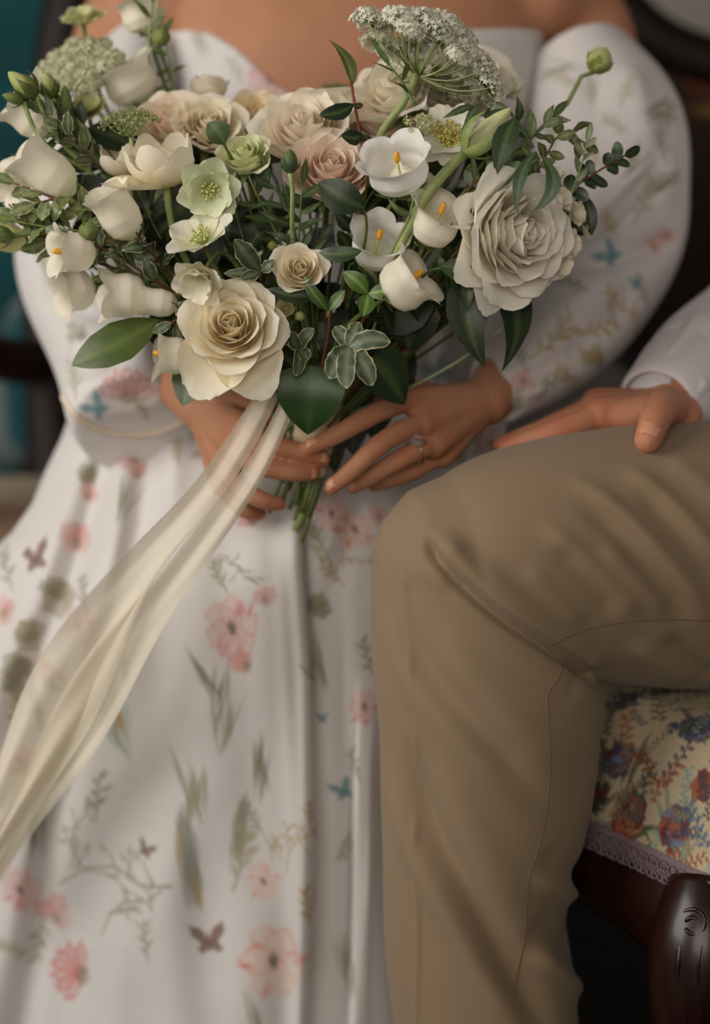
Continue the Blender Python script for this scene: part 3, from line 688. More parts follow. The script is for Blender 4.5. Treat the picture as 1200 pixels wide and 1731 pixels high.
printon(pt, skb, [
    ('poppy', 392, 1062, 62, .2), ('pink', 415, 1120, 34, .3), ('pink', 448, 1010, 24, 0), ('blades', 362, 1150, 52, .25), ('blades2', 378, 1220, 50, -.1), ('branch', 400, 960, 45, -.6), ('sprig', 370, 975, 28, .5),
    ('tulip', 188, 1215, 72, .25), ('sprig', 213, 1145, 30, .1), ('sprig', 118, 1310, 34, -.2), ('sprig', 165, 1345, 46, -.15), ('blades', 440, 1295, 58, 0), ('blades2', 330, 1340, 66, .05), ('tall', 318, 1455, 95, .08), ('tall', 405, 1400, 60, -.2),
    ('sprig2', 408, 1450, 60, -.25), ('sprig', 430, 1385, 30, .5), ('bfly', 354, 1592, 34, .15), ('poppy2', 462, 1625, 72, 0), ('poppy2', 445, 1490, 36, .4), ('red', 122, 1640, 58, 1.3), ('poppy', 34, 1505, 44, .2), ('pink', 92, 1545, 40, .4), ('sprig', 66, 1590, 46, 2.9),
    ('blades', 60, 1405, 46, .0), ('branch', 195, 1475, 100, -.1), ('branch', 215, 1530, 70, .5), ('sprig', 245, 1590, 38, .1), ('bfly', 246, 1438, 18, -.4), ('branch', 130, 1400, 60, 1.2), ('sprig2', 20, 1605, 40, 1.2), ('blades2', 430, 1720, 40, .2),
    ('pink', 132, 912, 34, 0), ('bfly', 60, 945, 32, .3), ('blob', 100, 1010, 44, 0), ('poppy', 132, 1058, 36, 0), ('blob', 40, 1070, 40, 0), ('blob', 32, 1125, 40, 0), ('pink', 40, 1285, 46, 0), ('pink', 8, 1030, 30, 0), ('blob', 90, 1150, 30, .4), ('blob', 60, 1180, 34, .4), ('sprig', 70, 1220, 34, .3), ('ochre', 30, 1200, 34, -.3), ('pink', 75, 1120, 24, 0), ('sprig', 140, 1000, 30, .2), ('blob', 20, 1160, 30, 0), ('sprig', 10, 960, 40, .4), ('ochre', 105, 1155, 26, .2),
    ('pink', 228, 765, 34, 0), ('sprig', 245, 760, 30, .1), ('pink', 232, 800, 22, .2), ('blob', 152, 805, 30, 0), ('pink', 150, 835, 22, 0), ('sprig2', 300, 760, 30, .2), ('blob', 345, 770, 26, 0), ('bbfly', 160, 712, 22, 0), ('blades2', 215, 845, 34, -.2),
    ('poppy', 560, 868, 36, 0), ('sprig2', 545, 925, 44, .4), ('poppy2', 600, 895, 40, .4), ('ochre', 560, 968, 30, .8), ('obranch', 600, 945, 30, -.1), ('blob', 536, 1025, 32, 0), ('blades2', 532, 1130, 44, .35), ('bbfly', 545, 1215, 10, 0), ('poppy', 616, 1195, 34, .2), ('sprig', 600, 1295, 28, .3), ('bbfly', 580, 1338, 22, .5),
    ('ochre', 524, 1372, 22, 0), ('obranch', 505, 1425, 52, .8), ('ochre', 520, 1530, 36, .1), ('obranch', 470, 1420, 36, .9), ('sprig', 583, 1430, 30, 2.8), ('blades2', 588, 1630, 44, .1), ('pink', 640, 870, 26, 0), ('red', 425, 875, 26, .4),
    ('sprig', 620, 1110, 34, .3), ('sprig', 800, 730, 44, .5), ('poppy', 830, 750, 36, .2), ('blob', 770, 760, 34, 0)])
part('skirt', skv, skf, 'dress', W, pt.c)

def bodice():
    tb = bvh(torso_v, torso_f); ths = np.linspace(-math.pi, math.pi, 260); v = []
    ztx = lambda x, th: np.interp(x, [-.30, -.155, -.142, -.113, -.085, -.057, -.038, -.015, .005, .03, .06, .09, .15, .3], [1.0, 1.012, 1.010, .996, .976, .956, .947, .952, .966, .984, 1.002, 1.012, 1.014, 1.0]) if abs(th) < 1.6 else 1.0 - .02 * (abs(th) - 1.6)
    c = A(0, .325, 0)
    def ray(th, z):
        d = A(math.sin(th), -math.cos(th), 0); r = tb.ray_cast(Vector(c + d * .6 + A(0, 0, z)), Vector(-d)); return None if r[0] is None else np.array(r[0])
    for th in ths:
        r = ray(th, .98); zt = ztx(r[0], th); col = []
        for k in range(110):
            z = .60 + (zt - .60) * k / 109; q = ray(th, z); d = A(math.sin(th), -math.cos(th), 0)
            q = q + d * (.0055 + .0015 * math.sin(th * 23 + z * 9) * ss((1.0 - z) / .2))
            col.append(q)
        col.append(col[-1] - A(math.sin(th), -math.cos(th), 0) * .006 - A(0, 0, .001)); v.append(col)
    v = np.array(v).transpose(1, 0, 2); return v.reshape(-1, 3), gridf(111, 260)
bov, bof = bodice(); bob = bvh(bov, bof); pt = Paint(bov, DRESS)
printon(pt, bob, [('poppy', 455, 135, 44, .3), ('bfly', 462, 128, 10, 0), ('sprig2', 400, 120, 26, .4), ('red', 400, 185, 26, 0), ('blades2', 335, 62, 26, .3), ('sprig2', 600, 640, 50, .4), ('poppy', 700, 560, 40, 0), ('bbfly', 742, 628, 26, .6), ('sprig', 690, 640, 40, .4)])
part('bodice', bov, bof, 'dress', W, pt.c)

def sleeve(spec, vox=.0026, sm=14):
    mb = MB(); c = [P(x, y, d) for x, y, d, _, _ in spec]; k = 60
    t = np.arange(len(spec)); q = np.linspace(0, len(spec) - 1, k); pts = cspl(t, np.array(c), q)
    rl = cspl(t, [S(w, d) for _, _, d, w, _ in spec], q); rd = cspl(t, [e for *_, e in spec], q)
    mb.add(*sweep(pts, rd, rl, n=48, hint=A(0, 1, 0), dome=False)); return mb
mb = sleeve([(975, 92, 1.955, 84, .066), (1000, 155, 1.945, 112, .085), (1024, 230, 1.93, 134, .092), (1034, 320, 1.915, 130, .092), (1030, 400, 1.90, 124, .088), (985, 490, 1.86, 118, .082), (925, 575, 1.805, 104, .070), (868, 643, 1.76, 70, .048), (838, 676, 1.735, 46, .030)])
rv, rf = remesh(mb, .0026, 12)
b0 = bvh(rv, rf); n0 = normals(laplace(rv, rf, 20), rf)
for lst, w, h, kd in [([(1110, 262), (1060, 320), (1000, 390), (955, 430)], .009, .010, 'fold'), ([(1150, 400), (1080, 425), (1010, 440), (950, 440)], .012, -.012, 'ridge'), ([(1120, 240), (1130, 300), (1110, 360)], .012, .006, 'ridge'), ([(1000, 110), (1010, 200), (1015, 300)], .016, -.005, 'ridge'),
                      ([(960, 100), (950, 200), (960, 330)], .016, .006, 'ridge'), ([(1060, 100), (1085, 190), (1100, 280)], .014, .006, 'ridge'), ([(1090, 470), (1010, 560), (930, 630)], .016, -.006, 'ridge'), ([(1060, 450), (960, 520), (900, 600)], .016, .006, 'ridge'), ([(930, 650), (890, 660), (850, 690)], .008, .006, 'ridge'), ([(960, 600), (900, 640), (860, 680)], .008, -.005, 'ridge')]:
    rv = brush(rv, rf, hits(b0, lst), w, h, kd, .25, n0)
rb2 = bvh(rv, rf); pt = Paint(rv, hexc('d6d0ce'))
printon(pt, rb2, [('bbfly', 1032, 432, 26, .9), ('ochre', 935, 575, 52, -.9), ('sprig2', 945, 560, 40, -.6), ('ochre', 1012, 555, 40, -1.2), ('ochre', 1045, 510, 36, .9), ('sprig', 1035, 530, 30, .3), ('ochre', 1075, 545, 28, .3), ('blob', 1005, 600, 30, 0), ('ochre', 1000, 602, 30, 1.3), ('sprig', 940, 642, 44, -1.3), ('sprig', 1085, 490, 30, .6),
                   ('blades', 1110, 185, 44, -.9), ('sprig', 1125, 200, 36, -.5), ('blades', 945, 115, 30, 1.4), ('ochre', 920, 62, 34, -1.2), ('sprig2', 950, 130, 34, .9), ('blades2', 1000, 150, 26, .1), ('sprig2', 1090, 340, 44, -.5), ('blades', 1120, 300, 44, -.8), ('ochre', 1030, 380, 30, .4), ('sprig', 1120, 250, 30, .2), ('pink', 1105, 415, 22, 0),
                   ('blob', 1010, 90, 20, 0), ('sprig2', 1060, 150, 34, -.4), ('ochre', 1000, 260, 34, .6), ('blades', 1075, 270, 34, -.5), ('sprig2', 960, 330, 36, .8), ('blades2', 930, 220, 30, .2), ('sprig', 1040, 210, 28, .9), ('pink', 1130, 395, 20, 0), ('ochre', 960, 640, 34, .9), ('bbfly', 1075, 480, 14, .3), ('sprig', 920, 450, 34, -.8), ('pink', 885, 640, 24, 0), ('blob', 860, 680, 26, 0), ('sprig', 880, 600, 30, .3), ('poppy', 1080, 610, 30, 0), ('bbfly', 792, 590, 20, 0), ('sprig', 970, 480, 30, 1.0)])
slr = part('sleeve', rv, rf, 'dress', W, pt.c)
mb = sleeve([(243, 90, 1.96, 62, .066), (222, 160, 1.95, 88, .085), (190, 250, 1.94, 116, .092), (160, 350, 1.92, 122, .092), (158, 450, 1.90, 128, .090), (188, 550, 1.86, 118, .084), (212, 630, 1.82, 112, .078), (222, 690, 1.79, 110, .072), (228, 722, 1.775, 100, .066)])
lv, lf = remesh(mb, .0026, 12)
b0 = bvh(lv, lf); n0 = normals(laplace(lv, lf, 20), lf)
for lst, w, h, kd in [([(60, 480), (150, 520), (260, 510)], .014, -.010, 'ridge'), ([(110, 600), (190, 580), (280, 610)], .014, .006, 'ridge'), ([(110, 655), (160, 640), (220, 560)], .012, -.006, 'ridge'), ([(130, 690), (200, 690), (300, 660)], .012, .006, 'ridge')]:
    lv = brush(lv, lf, hits(b0, lst), w, h, kd, .25, n0)
lb = bvh(lv, lf); pt = Paint(lv, DRESS)
printon(pt, lb, [('lotus', 215, 655, 50, 0), ('bbfly', 165, 690, 24, .8), ('sprig2', 125, 640, 34, .1), ('sprig', 240, 690, 26, .5), ('blob', 130, 560, 24, 0), ('blades2', 70, 440, 26, .3), ('sprig2', 130, 490, 30, .7)])
sll = part('sleeve', lv, lf, 'dress', W, pt.c)
hp = hits(lb, [(108, 672), (125, 698), (165, 724), (215, 735), (270, 730), (312, 712)], 50)
if len(hp) > 5: part('hem_binding', *sweep(hp, .0045, .0035, n=8, dome=True), 'trim_cloth', sll)
# ---- engagement ring
rc = LH[2][0] * .42 + LH[2][1] * .58; rt = unit(LH[2][1] - LH[2][0]); up = unit(DV(-.1, .62, .8) - rt * np.dot(DV(-.1, .62, .8), rt)); sd_ = np.cross(rt, up)
rg_ = thing('ring', rc, 'thin gold ring with a clear oval stone on the finger of the woman', 'ring')
th = np.linspace(0, 2 * math.pi, 40)
part('band', *sweep(rc + .0098 * (np.cos(th)[:, None] * up + np.sin(th)[:, None] * sd_), .0011, n=8, cap=False), 'gold', rg_)
gc = rc + up * .0135
u8 = np.linspace(0, 2 * math.pi, 12, endpoint=False); ring = lambda r, h: gc + (np.cos(u8)[:, None] * rt * r * 1.0 + np.sin(u8)[:, None] * sd_ * r * 1.25) + up * h
gv = np.r_[ring(.0042, .0030), ring(.0068, .0010), ring(.0042, -.0024), [gc + up * .0030], [gc - up * .0040]]
j = np.arange(12); j2 = (j + 1) % 12; z = -np.ones(12, int)
gem = part('gemstone', gv, np.r_[gridf(3, 12, True), np.c_[j, j2, np.full(12, 36), z], np.c_[24 + j2, 24 + j, np.full(12, 37), z]], 'gem', rg_, smooth=False)
for k in range(4):
    a = math.pi / 4 + k * math.pi / 2; q = math.cos(a) * rt * .0064 + math.sin(a) * sd_ * .0078
    part('prong', *sweep([rc + up * .0098 + q * .3, gc + q * .9 - up * .001, gc + q + up * .0014], [.0006, .0005, .0007], n=6), 'gold', rg_)
for sx in (-1, 1): part('side_stone', *sphere(rc + up * .0098 + sd_ * .0062 * sx - up * .0018, .0016, 6, 8), 'gem', rg_, smooth=False)

# ------------------------------------------------------------------ the man
M_ = thing('person', A(.585, .17, 0), 'man in white shirt and khaki trousers, hand resting on his knee', 'person')
mw = P(1128, 690, 1.70)
MH = [J([(1012, 702, 1.668), (945, 728, 1.655), (892, 746, 1.658), (856, 758, 1.666)]),
      J([(1006, 692, 1.692), (936, 721, 1.688), (880, 742, 1.696), (848, 753, 1.703)]),
      J([(1010, 684, 1.718), (945, 714, 1.720), (900, 733, 1.728), (872, 744, 1.735)]),
      J([(1020, 686, 1.740), (965, 712, 1.745), (930, 726, 1.752), (908, 735, 1.757)])]
mm = MB(); hand(mm, mw, MH, [.0105, .0105, .0100, .0092], palm=.0150, wr=.028)
limb(mm, J([(1130, 692, 1.675), (1118, 692, 1.643), (1106, 714, 1.618), (1095, 744, 1.606)]), [.0190, .0150, .0128, .0115], n=18, k=10)
limb(mm, J([(1150, 704, 1.685), (1085, 700, 1.668), (1040, 704, 1.666)]), [.019, .017, .012], n=16)
el = P(1335, 488, 1.90); msh = A(.485, .335, 1.02); PV = A(.585, .17, 0); NE = PV + A(.10, -.18, 1.02)
limb(mm, [mw, P(1205, 612, 1.775), el], [.027, .031, .037], n=20)
mhv, mhf = remesh(mm, .0018, 7)
mt = MB(); limb(mt, [el, P(1400, 290, 1.94), P(1438, 80, 1.98)], [.036, .042, .05], n=20)
hipL = P(1400, 955, 1.765)
limb(mt, [PV + A(0, 0, .50), PV + A(.0, .01, .75), PV + A(0, .01, 1.0)], [.115, .115, .115], n=24); limb(mt, [msh, PV + A(0, .02, 1.05), NE], [.06, .085, .06], n=20)
limb(mt, [PV + A(0, .01, 1.05), PV + A(-.01, 0, 1.2)], [.06, .055], n=16); mt.add(*sphere(PV + A(-.02, -.01, 1.30), (.090, .085, .11), 18, 24)); mt.add(*sphere(PV + A(-.08, -.05, 1.25), (.05, .05, .055), 12, 16))
limb(mt, [PV + A(-.11, -.06, 1.31), PV + A(-.125, -.07, 1.275)], [.010, .013], n=10)
for sx in (-1, 1): mt.add(*sphere(PV + A(-.035 * sx - .01, .075 * sx - .01, 1.29), (.018, .012, .03)))
limb(mt, [PV + A(-.02, 0, .5), hipL, P(1200, 945, 1.70), P(790, 960, 1.625), P(815, 1300, 1.65), P(822, 1731, 1.70), P(825, 2050, 1.77)], [.09, .08, .07, .052, .048, .038, .033], n=20)
limb(mt, [PV + A(-.04, .09, .5), A(.38, .19, .5), A(.27, .14, .47), A(.36, .21, .25), A(.44, .27, .06)], [.09, .07, .055, .045, .033], n=20)
mtv, mtf = remesh(mt, .006, 6)
mv = np.r_[mhv, mtv]; pt = Paint(mv, hexc('ba8063'))
for j in MH:
    for q, r in ((j[0], .014), (j[1], .012), (j[3], .014)): pt.blend(np.arange(len(mv)), np.exp(-(np.linalg.norm(mv - q, axis=1) / r) ** 2), hexc('bd664c'), .6)
mbody = part('body', mv, np.r_[mhf, mtf + len(mhv)], 'skin', M_, pt.c)
TJ = J([(1130, 692, 1.675), (1118, 692, 1.643), (1106, 714, 1.618), (1095, 740, 1.606)])
nail(TJ, mbody, DV(-.1, .35, .95), w=.0078, l=.013, rad=.0108, back=-.001)
part('hair', *sphere(PV + A(.005, .005, 1.325), (.094, .092, .105), 18, 24), 'hair', M_)

# trousers
def loft(mb, spec, n=56):
    c = np.array([P(x, y, d) for x, y, d, _, _ in spec]); t = np.arange(len(spec)); q = np.linspace(0, len(spec) - 1, 12 * len(spec))
    mb.add(*sweep(cspl(t, c, q), cspl(t, [e for *_, e in spec], q), cspl(t, [S(w, d) for _, _, d, w, _ in spec], q), n=n, hint=A(0, 1, 0), dome=True))
tm = MB()
loft(tm, [(1560, 958, 1.82, 205, .100), (1420, 950, 1.765, 222, .105), (1200, 940, 1.70, 229, .102), (1060, 938, 1.67, 221, .098), (930, 940, 1.645, 202, .090), (830, 949, 1.63, 180, .082), (780, 957, 1.625, 158, .072)])
loft(tm, [(785, 955, 1.625, 158, .070), (795, 1050, 1.628, 170, .072), (815, 1150, 1.635, 184, .076), (827, 1220, 1.642, 187, .077), (823, 1330, 1.655, 181, .076), (812, 1430, 1.665, 168, .074), (803, 1510, 1.675, 156, .072), (808, 1620, 1.688, 156, .073), (822, 1731, 1.70, 155, .074), (828, 1850, 1.72, 152, .074), (830, 2020, 1.76, 148, .074)])
tm2 = MB()
limb(tm2, [PV + A(-.04, .09, .51), A(.38, .19, .51), A(.27, .14, .47), A(.36, .21, .25), A(.44, .27, .08)], [.115, .09, .072, .066, .062], n=24)
limb(tm2, [PV + A(-.03, .07, .50), PV + A(.03, -.07, .50)], [.125, .125], n=24); limb(tm2, [PV + A(0, 0, .5), PV + A(0, 0, .70)], [.135, .13], n=24)
tv, tf = remesh(tm, .0019, 10)
tv0 = laplace(tv, tf, 25); TN = normals(tv0, tf); TB = bvh(tv, tf)
def fold(lst, w, h, kd='ridge', tp=.25, n=36):
    global tv
    tv = brush(tv, tf, hits(TB, lst, n), w, h, kd, tp, TN)
KN = [(1004, 1146), (960, 1117), (900, 1077), (840, 1035), (785, 987), (748, 950), (728, 922), (720, 900)]
fold([(x + 17, y - 15) for x, y in KN], .0110, .0125, 'ridge', .15); fold([(x - 18, y + 18) for x, y in KN], .011, .004, 'ridge', .15)
KNL = True
K2 = [(985, 1116), (930, 1080), (880, 1045), (835, 1005), (805, 965), (793, 935)]
fold([(x + 14, y - 12) for x, y in K2], .009, .0045, 'ridge', .2); fold(K2, .0045, -.0055, 'ridge', .25)
fold([(945, 800), (1010, 838), (1070, 888), (1140, 965), (1215, 1060)], .0090, .0058); fold([(965, 840), (1030, 885), (1100, 960), (1180, 1060)], .010, -.0045)
fold([(1040, 783), (1100, 822), (1160, 880), (1240, 980)], .0090, .0052); fold([(1065, 818), (1120, 862), (1180, 930), (1230, 1000)], .010, -.004)
fold([(905, 880), (960, 922), (1020, 980), (1095, 1050)], .0085, .0046); fold([(930, 915), (985, 965), (1050, 1045)], .009, -.0036)
fold([(1005, 915), (1060, 965), (1135, 1050)], .008, .0030); fold([(880, 950), (930, 1000), (990, 1060)], .008, .0024); fold([(1120, 770), (1180, 810), (1240, 870)], .010, .003)
fold([(1120, 1070), (1170, 1120), (1215, 1150)], .008, -.005); fold([(1060, 1080), (1120, 1120), (1180, 1150)], .010, .004)
V1 = [(672, 990), (690, 1060), (725, 1135), (790, 1212), (865, 1290), (935, 1355)]
fold(V1, .0130, -.0065, 'ridge', .3); fold([(x - 26, y + 22) for x, y in V1], .014, .0045, 'ridge', .3); fold([(x + 40, y - 26) for x, y in V1[1:]], .016, .004, 'ridge', .3)
SF = [(930, 1790), (905, 1731), (865, 1665), (815, 1580), (765, 1495), (715, 1400), (690, 1310), (680, 1230)]
fold([(x + 12, y - 6) for x, y in SF], .0130, -.0110, 'ridge', .25); fold([(x - 28, y + 16) for x, y in SF], .013, .0065, 'ridge', .25); fold([(x + 62, y - 30) for x, y in SF], .018, .005, 'ridge', .3)
fold([(703, 1200), (702, 1380), (706, 1550), (703, 1760)], .0028, .0026, 'ridge', .15); fold([(680, 950), (692, 1100), (700, 1210)], .003, .0016, 'ridge', .2)
def fold3(lst, w, h, tp=.2):
    global tv
    tv = brush(tv, tf, PC(lst, 24), w, h, 'ridge', tp, TN)
fold3([(880, 1470, 1.60), (930, 1500, 1.625), (962, 1510, 1.67), (960, 1512, 1.72)], .008, .0085); fold3([(900, 1440, 1.60), (945, 1462, 1.63), (965, 1470, 1.68)], .011, -.0055)
fold3([(890, 1600, 1.62), (935, 1640, 1.64), (968, 1668, 1.69), (966, 1672, 1.73)], .009, .0075); fold3([(880, 1560, 1.61), (930, 1580, 1.64), (962, 1590, 1.69)], .013, -.0055); fold3([(960, 1160, 1.58), (995, 1190, 1.62), (1012, 1225, 1.66)], .012, .005)
tv = laplace(tv, tf, 2)
fold(KN, .0052, -.0280, 'ridge', .14, 60); fold(K2, .0050, -.0100, 'ridge', .3)
tv = laplace(tv, tf, 1, .4)
t2v, t2f = remesh(tm2, .006, 5)
trs = part('trousers', np.r_[tv, t2v], np.r_[tf, t2f + len(tv)], 'khaki', M_)
tvb = bvh(tv, tf); tn = None
def seam(lst, name, dash=False, r=.0006):
    q = hits(tvb, lst, 160)
    if len(q) < 4: return
    nn = np.array([tvb.find_nearest(Vector(x))[1] for x in q]); q = q + nn * .0003
    if not dash: part(name, *sweep(q, r, n=6), 'thread', trs); return
    mb = MB()
    for k in range(0, len(q) - 2, 3): mb.add(*sweep(q[k:k + 3], r, n=5))
    tag(mb.build(name, 'thread', trs), kind='stuff')
seam([(950, 1128), (940, 1150), (928, 1166), (925, 1200), (929, 1260), (928, 1330), (918, 1400), (905, 1450), (893, 1490), (890, 1530), (887, 1580), (878, 1630), (868, 1685)], 'side_seam')
seam([(930, 1090), (970, 1072), (1030, 1055), (1100, 1048), (1210, 1049)], 'inseam_stitching', True, .0005)

# shirt: torso off to the right, the sleeve reaching into the frame, a turned cuff
sm_ = MB()
loft(sm_, [(1440, 60, 1.985, 138, .078), (1400, 290, 1.94, 128, .074), (1340, 475, 1.90, 118, .068), (1275, 563, 1.835, 108, .061), (1200, 612, 1.775, 100, .055), (1150, 650, 1.735, 78, .045), (1118, 680, 1.712, 60, .036)])
limb(sm_, [PV + A(0, 0, .62), PV + A(0, .01, .80), PV + A(0, .01, 1.01)], [.14, .145, .135], n=24); limb(sm_, [msh, PV + A(0, .02, 1.04), NE], [.075, .10, .08], n=20); limb(sm_, [NE, NE + A(.03, -.03, -.28), NE + A(-.1, -.08, -.45)], [.075, .06, .05], n=18)
sv2, sf2 = remesh(sm_, .0048, 6)
b0 = bvh(sv2, sf2); n0 = normals(laplace(sv2, sf2, 20), sf2)
for lst, w, h in [([(1195, 520), (1150, 580), (1110, 630)], .009, .005), ([(1200, 580), (1170, 620), (1150, 660)], .008, -.006), ([(1200, 640), (1180, 660), (1165, 690)], .008, .005), ([(1160, 540), (1120, 580), (1085, 630)], .008, -.004), ([(1200, 545), (1160, 600), (1130, 650)], .007, -.004)]:
    sv2 = brush(sv2, sf2, hits(b0, lst), w, h, 'ridge', .25, n0)
shirt = part('shirt', sv2, sf2, 'shirt', M_)
ca = P(1116, 683, 1.711); cd = unit(P(1200, 612, 1.775) - ca)
u = np.linspace(0, 2 * math.pi, 48, endpoint=False); hx = unit(A(0, 1, 0) - cd * cd[1]); hy = np.cross(cd, hx)
rr = [(0, .0), (-.002, .0015), (-.001, .004), (.004, .0055), (.02, .0055), (.05, .006), (.058, .004)]
cv = np.concatenate([ca + cd * (a - .004) + np.cos(u)[:, None] * hx * (.0335 + b + a * .15) + np.sin(u)[:, None] * hy * (.0310 + b + a * .2) for a, b in rr]); part('cuff', cv, gridf(len(rr), 48, True), 'shirt', shirt)
# ------------------------------------------------------------------ the bouquet
GRP_F, GRP_L = 'flowers of the bouquet', 'foliage of the bouquet'
BIND = P(530, 728, 1.668); LOW = P(503, 862, 1.676); BAX = unit(BIND - LOW)
r4 = random.Random(11)
IV, WH, CR, BLU, PGN = hexc('f1e6cb'), hexc('f5eedd'), hexc('f0e3c2'), hexc('edcfb8'), hexc('dfe3bd')
YE, GN, DG, LG, OLV = hexc('e9a62c'), hexc('64733f'), hexc('2c3a1f'), hexc('93a066'), hexc('51602f')
def frame_of(d, spin=0.0):
    d = unit(d); h = A(0, 0, 1) if abs(d[2]) < .92 else A(0, 1, 0); x = unit(np.cross(h, d)); y = np.cross(d, x)
    c, s = math.cos(spin), math.sin(spin); return np.stack([c * x + s * y, -s * x + c * y, d], 1)
def petal(L_, W_, p0, p1, curl, Rc, r0, z0, ruff=0.0, seed=0, nu=10, nv=11, ell=.28, wp=None, point=0.0, cols=None, edge=None):
    """one petal: grows from radius r0, height z0 along a centre line whose lean goes p0 -> p1 (+ curl at the tip), cupped with radius Rc"""
    R = np.random.RandomState(seed); u = np.linspace(0, 1, nu); v = np.linspace(-1, 1, nv)
    uu = np.linspace(0, 1, 41); ph = np.radians(p0 + (p1 - p0) * ss(uu) + curl * ss((uu - .62) / .38) ** 1.5)
    r = r0 + np.r_[0, np.cumsum(np.sin(ph[:-1]))] * L_ / 40; z = z0 + np.r_[0, np.cumsum(np.cos(ph[:-1]))] * L_ / 40
    wp = wp or ([0, .12, .35, .6, .82, 1], [.28, .5, .84, 1, .96, .74])
    len_v = 1 - ell * np.abs(v) ** 2.2 + point * (np.exp(-(v / .22) ** 2) - .4) + R.normal(0, .012, nv) * (ruff > 0)
    U = np.clip(u[:, None] * len_v[None], 0, 1.0); Vv = v[None] + 0 * U
    w = W_ * np.interp(u, *wp)[:, None]; PH = np.interp(U, uu, ph); rr = np.interp(U, uu, r); zz = np.interp(U, uu, z)
    th = Vv * w / Rc; lat = Rc * np.sin(th); inn = Rc * (1 - np.cos(th))
    inn = inn + ruff * U ** 3 * (np.sin(Vv * 4.1 + R.uniform(0, 6)) * .6 + np.sin(Vv * 7.7 + R.uniform(0, 6)) * .5 * np.abs(Vv)) 
    inn = inn + .004 * L_ * np.sin(Vv * 17 + seed) * U
    pts = np.stack([rr - np.cos(PH) * inn, lat, zz + np.sin(PH) * inn], -1).reshape(-1, 3)
    c0, c1, c2 = cols; q = U.ravel()[:, None]
    c = np.where(q < .5, c0 + (c1 - c0) * ss(q / .5), c1 + (c2 - c1) * ss((q - .5) / .5))
    if edge is not None:
        e = np.maximum(np.abs(Vv) ** 6, ss((u[:, None] - .9) / .1) + 0 * Vv).ravel()[:, None]; c = c * (1 - e * .7) + edge * e * .7
    return pts, gridf(nu, nv), c
def rotz(p, a): c, s = math.cos(a), math.sin(a); return p @ np.array([[c, s, 0], [-s, c, 0], [0, 0, 1]])
def put(root, name, pet, az, M, o, R=1.0, m='petal'):
    p, f, c = pet; return part(name, rotz(p * R, az) @ M.T + o, f, m, root, c)
def stem_to(root, base, d, col=GN, r=.0020, low=True, seed=0, first=.035, name='stem'):
    R = np.random.RandomState(seed); sc = A(*R.normal(0, .007, 3)); b = BIND + sc - BAX * sc @ BAX; l = LOW + sc * 1.6 + BAX * R.uniform(-.008, .014)
    p1 = base - unit(d) * first; mid = (p1 + b) / 2 + A(0, .012, .0); pts = curve([base, p1, mid, b] + ([l] if low else []), 22)
    return part(name, *sweep(pts, r, n=7), 'stem', root, col)
def bloom(name, label, px, py, dp, Rpx, d, cat='flower', h=.45):
    d = DV(*d); R = S(Rpx, dp); o = P(px, py, dp) - d * R * h; VOL.append((o, d, R * .85, R * .8))
    return thing(name, o, label, cat, GRP_F), R, o, d
VOL = []                                               # room taken by the blooms: (base, axis, length, radius)
def clash(v):
    for o, d, l, r in VOL:
        w = v - o; a = w @ d; q = np.linalg.norm(w - a[:, None] * d, axis=1)
        if ((a > -.002) & (a < l) & (q < r * np.minimum(1, .45 + a / l * 2.5))).any(): return True
    return False
SEED = [100]
def nx(): SEED[0] += 1; return SEED[0]

def rose(name, label, px, py, dp, Rpx, d, n=26, op=1.0, cin=CR, cmid=IV, cout=WH, spin=0., ruff=.02, close=0., stem=True, skip=(), ext=None, h=.45, cb=None):
    t, R, o, dd = bloom(name, label, px, py, dp, Rpx, d, h=h); M = frame_of(dd, spin); cb = hexc('d9d3a0') if cb is None else cb
    for i in range(n):
        f = i / (n - 1); s = nx(); rr = np.random.RandomState(s)
        c = [cin * (1 - f) + cmid * f, cmid] ; tip = cmid * (1 - f) + cout * f
        pe = petal(.80 + .36 * f + rr.uniform(-.03, .03), .24 + .56 * f ** .8, 5 + 76 * f, -16 + 44 * op * f ** 1.5 - close * 14, (14 + 72 * f ** 2) * (.6 + .4 * op), .13 + .72 * f, .015 + .08 * f, .10 * (1 - f) ** 2, ruff * (.5 + f), s, 11, 13, .24, None, 0.0 if f < .6 else rr.uniform(-.05, .08), (cb * .5 + c[0] * .5, c[0], tip))
        put(t, 'petal', pe, i * 2.39996 + rr.uniform(-.2, .2), M, o, R)
    for wx_, wy_, l_, w_, a0, a1, cu in (ext or []):
        w = wx_ * RT + wy_ * UP; az = math.atan2(w @ M[:, 1], w @ M[:, 0]); pe = petal(l_, w_, a0, a1, cu, .95, .10, -.02, .03, nx(), 14, 15, .20, ([0, .12, .35, .6, .82, 1], [.3, .55, .88, 1, .95, .62]), .06, (cb * .4 + cmid * .6, cmid, cout)); put(t, 'petal', pe, az, M, o, R)
    for k in range(5):
        pe = petal(.75, .16, 95, 100, 10, .5, .05, -.04, 0, nx(), 8, 5, .1, ([0, .3, .7, 1], [.9, 1, .55, .05]), 0, (GN, GN, LG)); put(t, 'sepal', pe, k * 1.2566 + .4, M, o, R, 'leaf')
    part('hip', *sphere(o - dd * R * .06, (R * .12, R * .12, R * .14), 8, 10, M), 'leaf', t, GN)
    if stem: stem_to(t, o - dd * R * .12, dd, seed=nx())
    return t
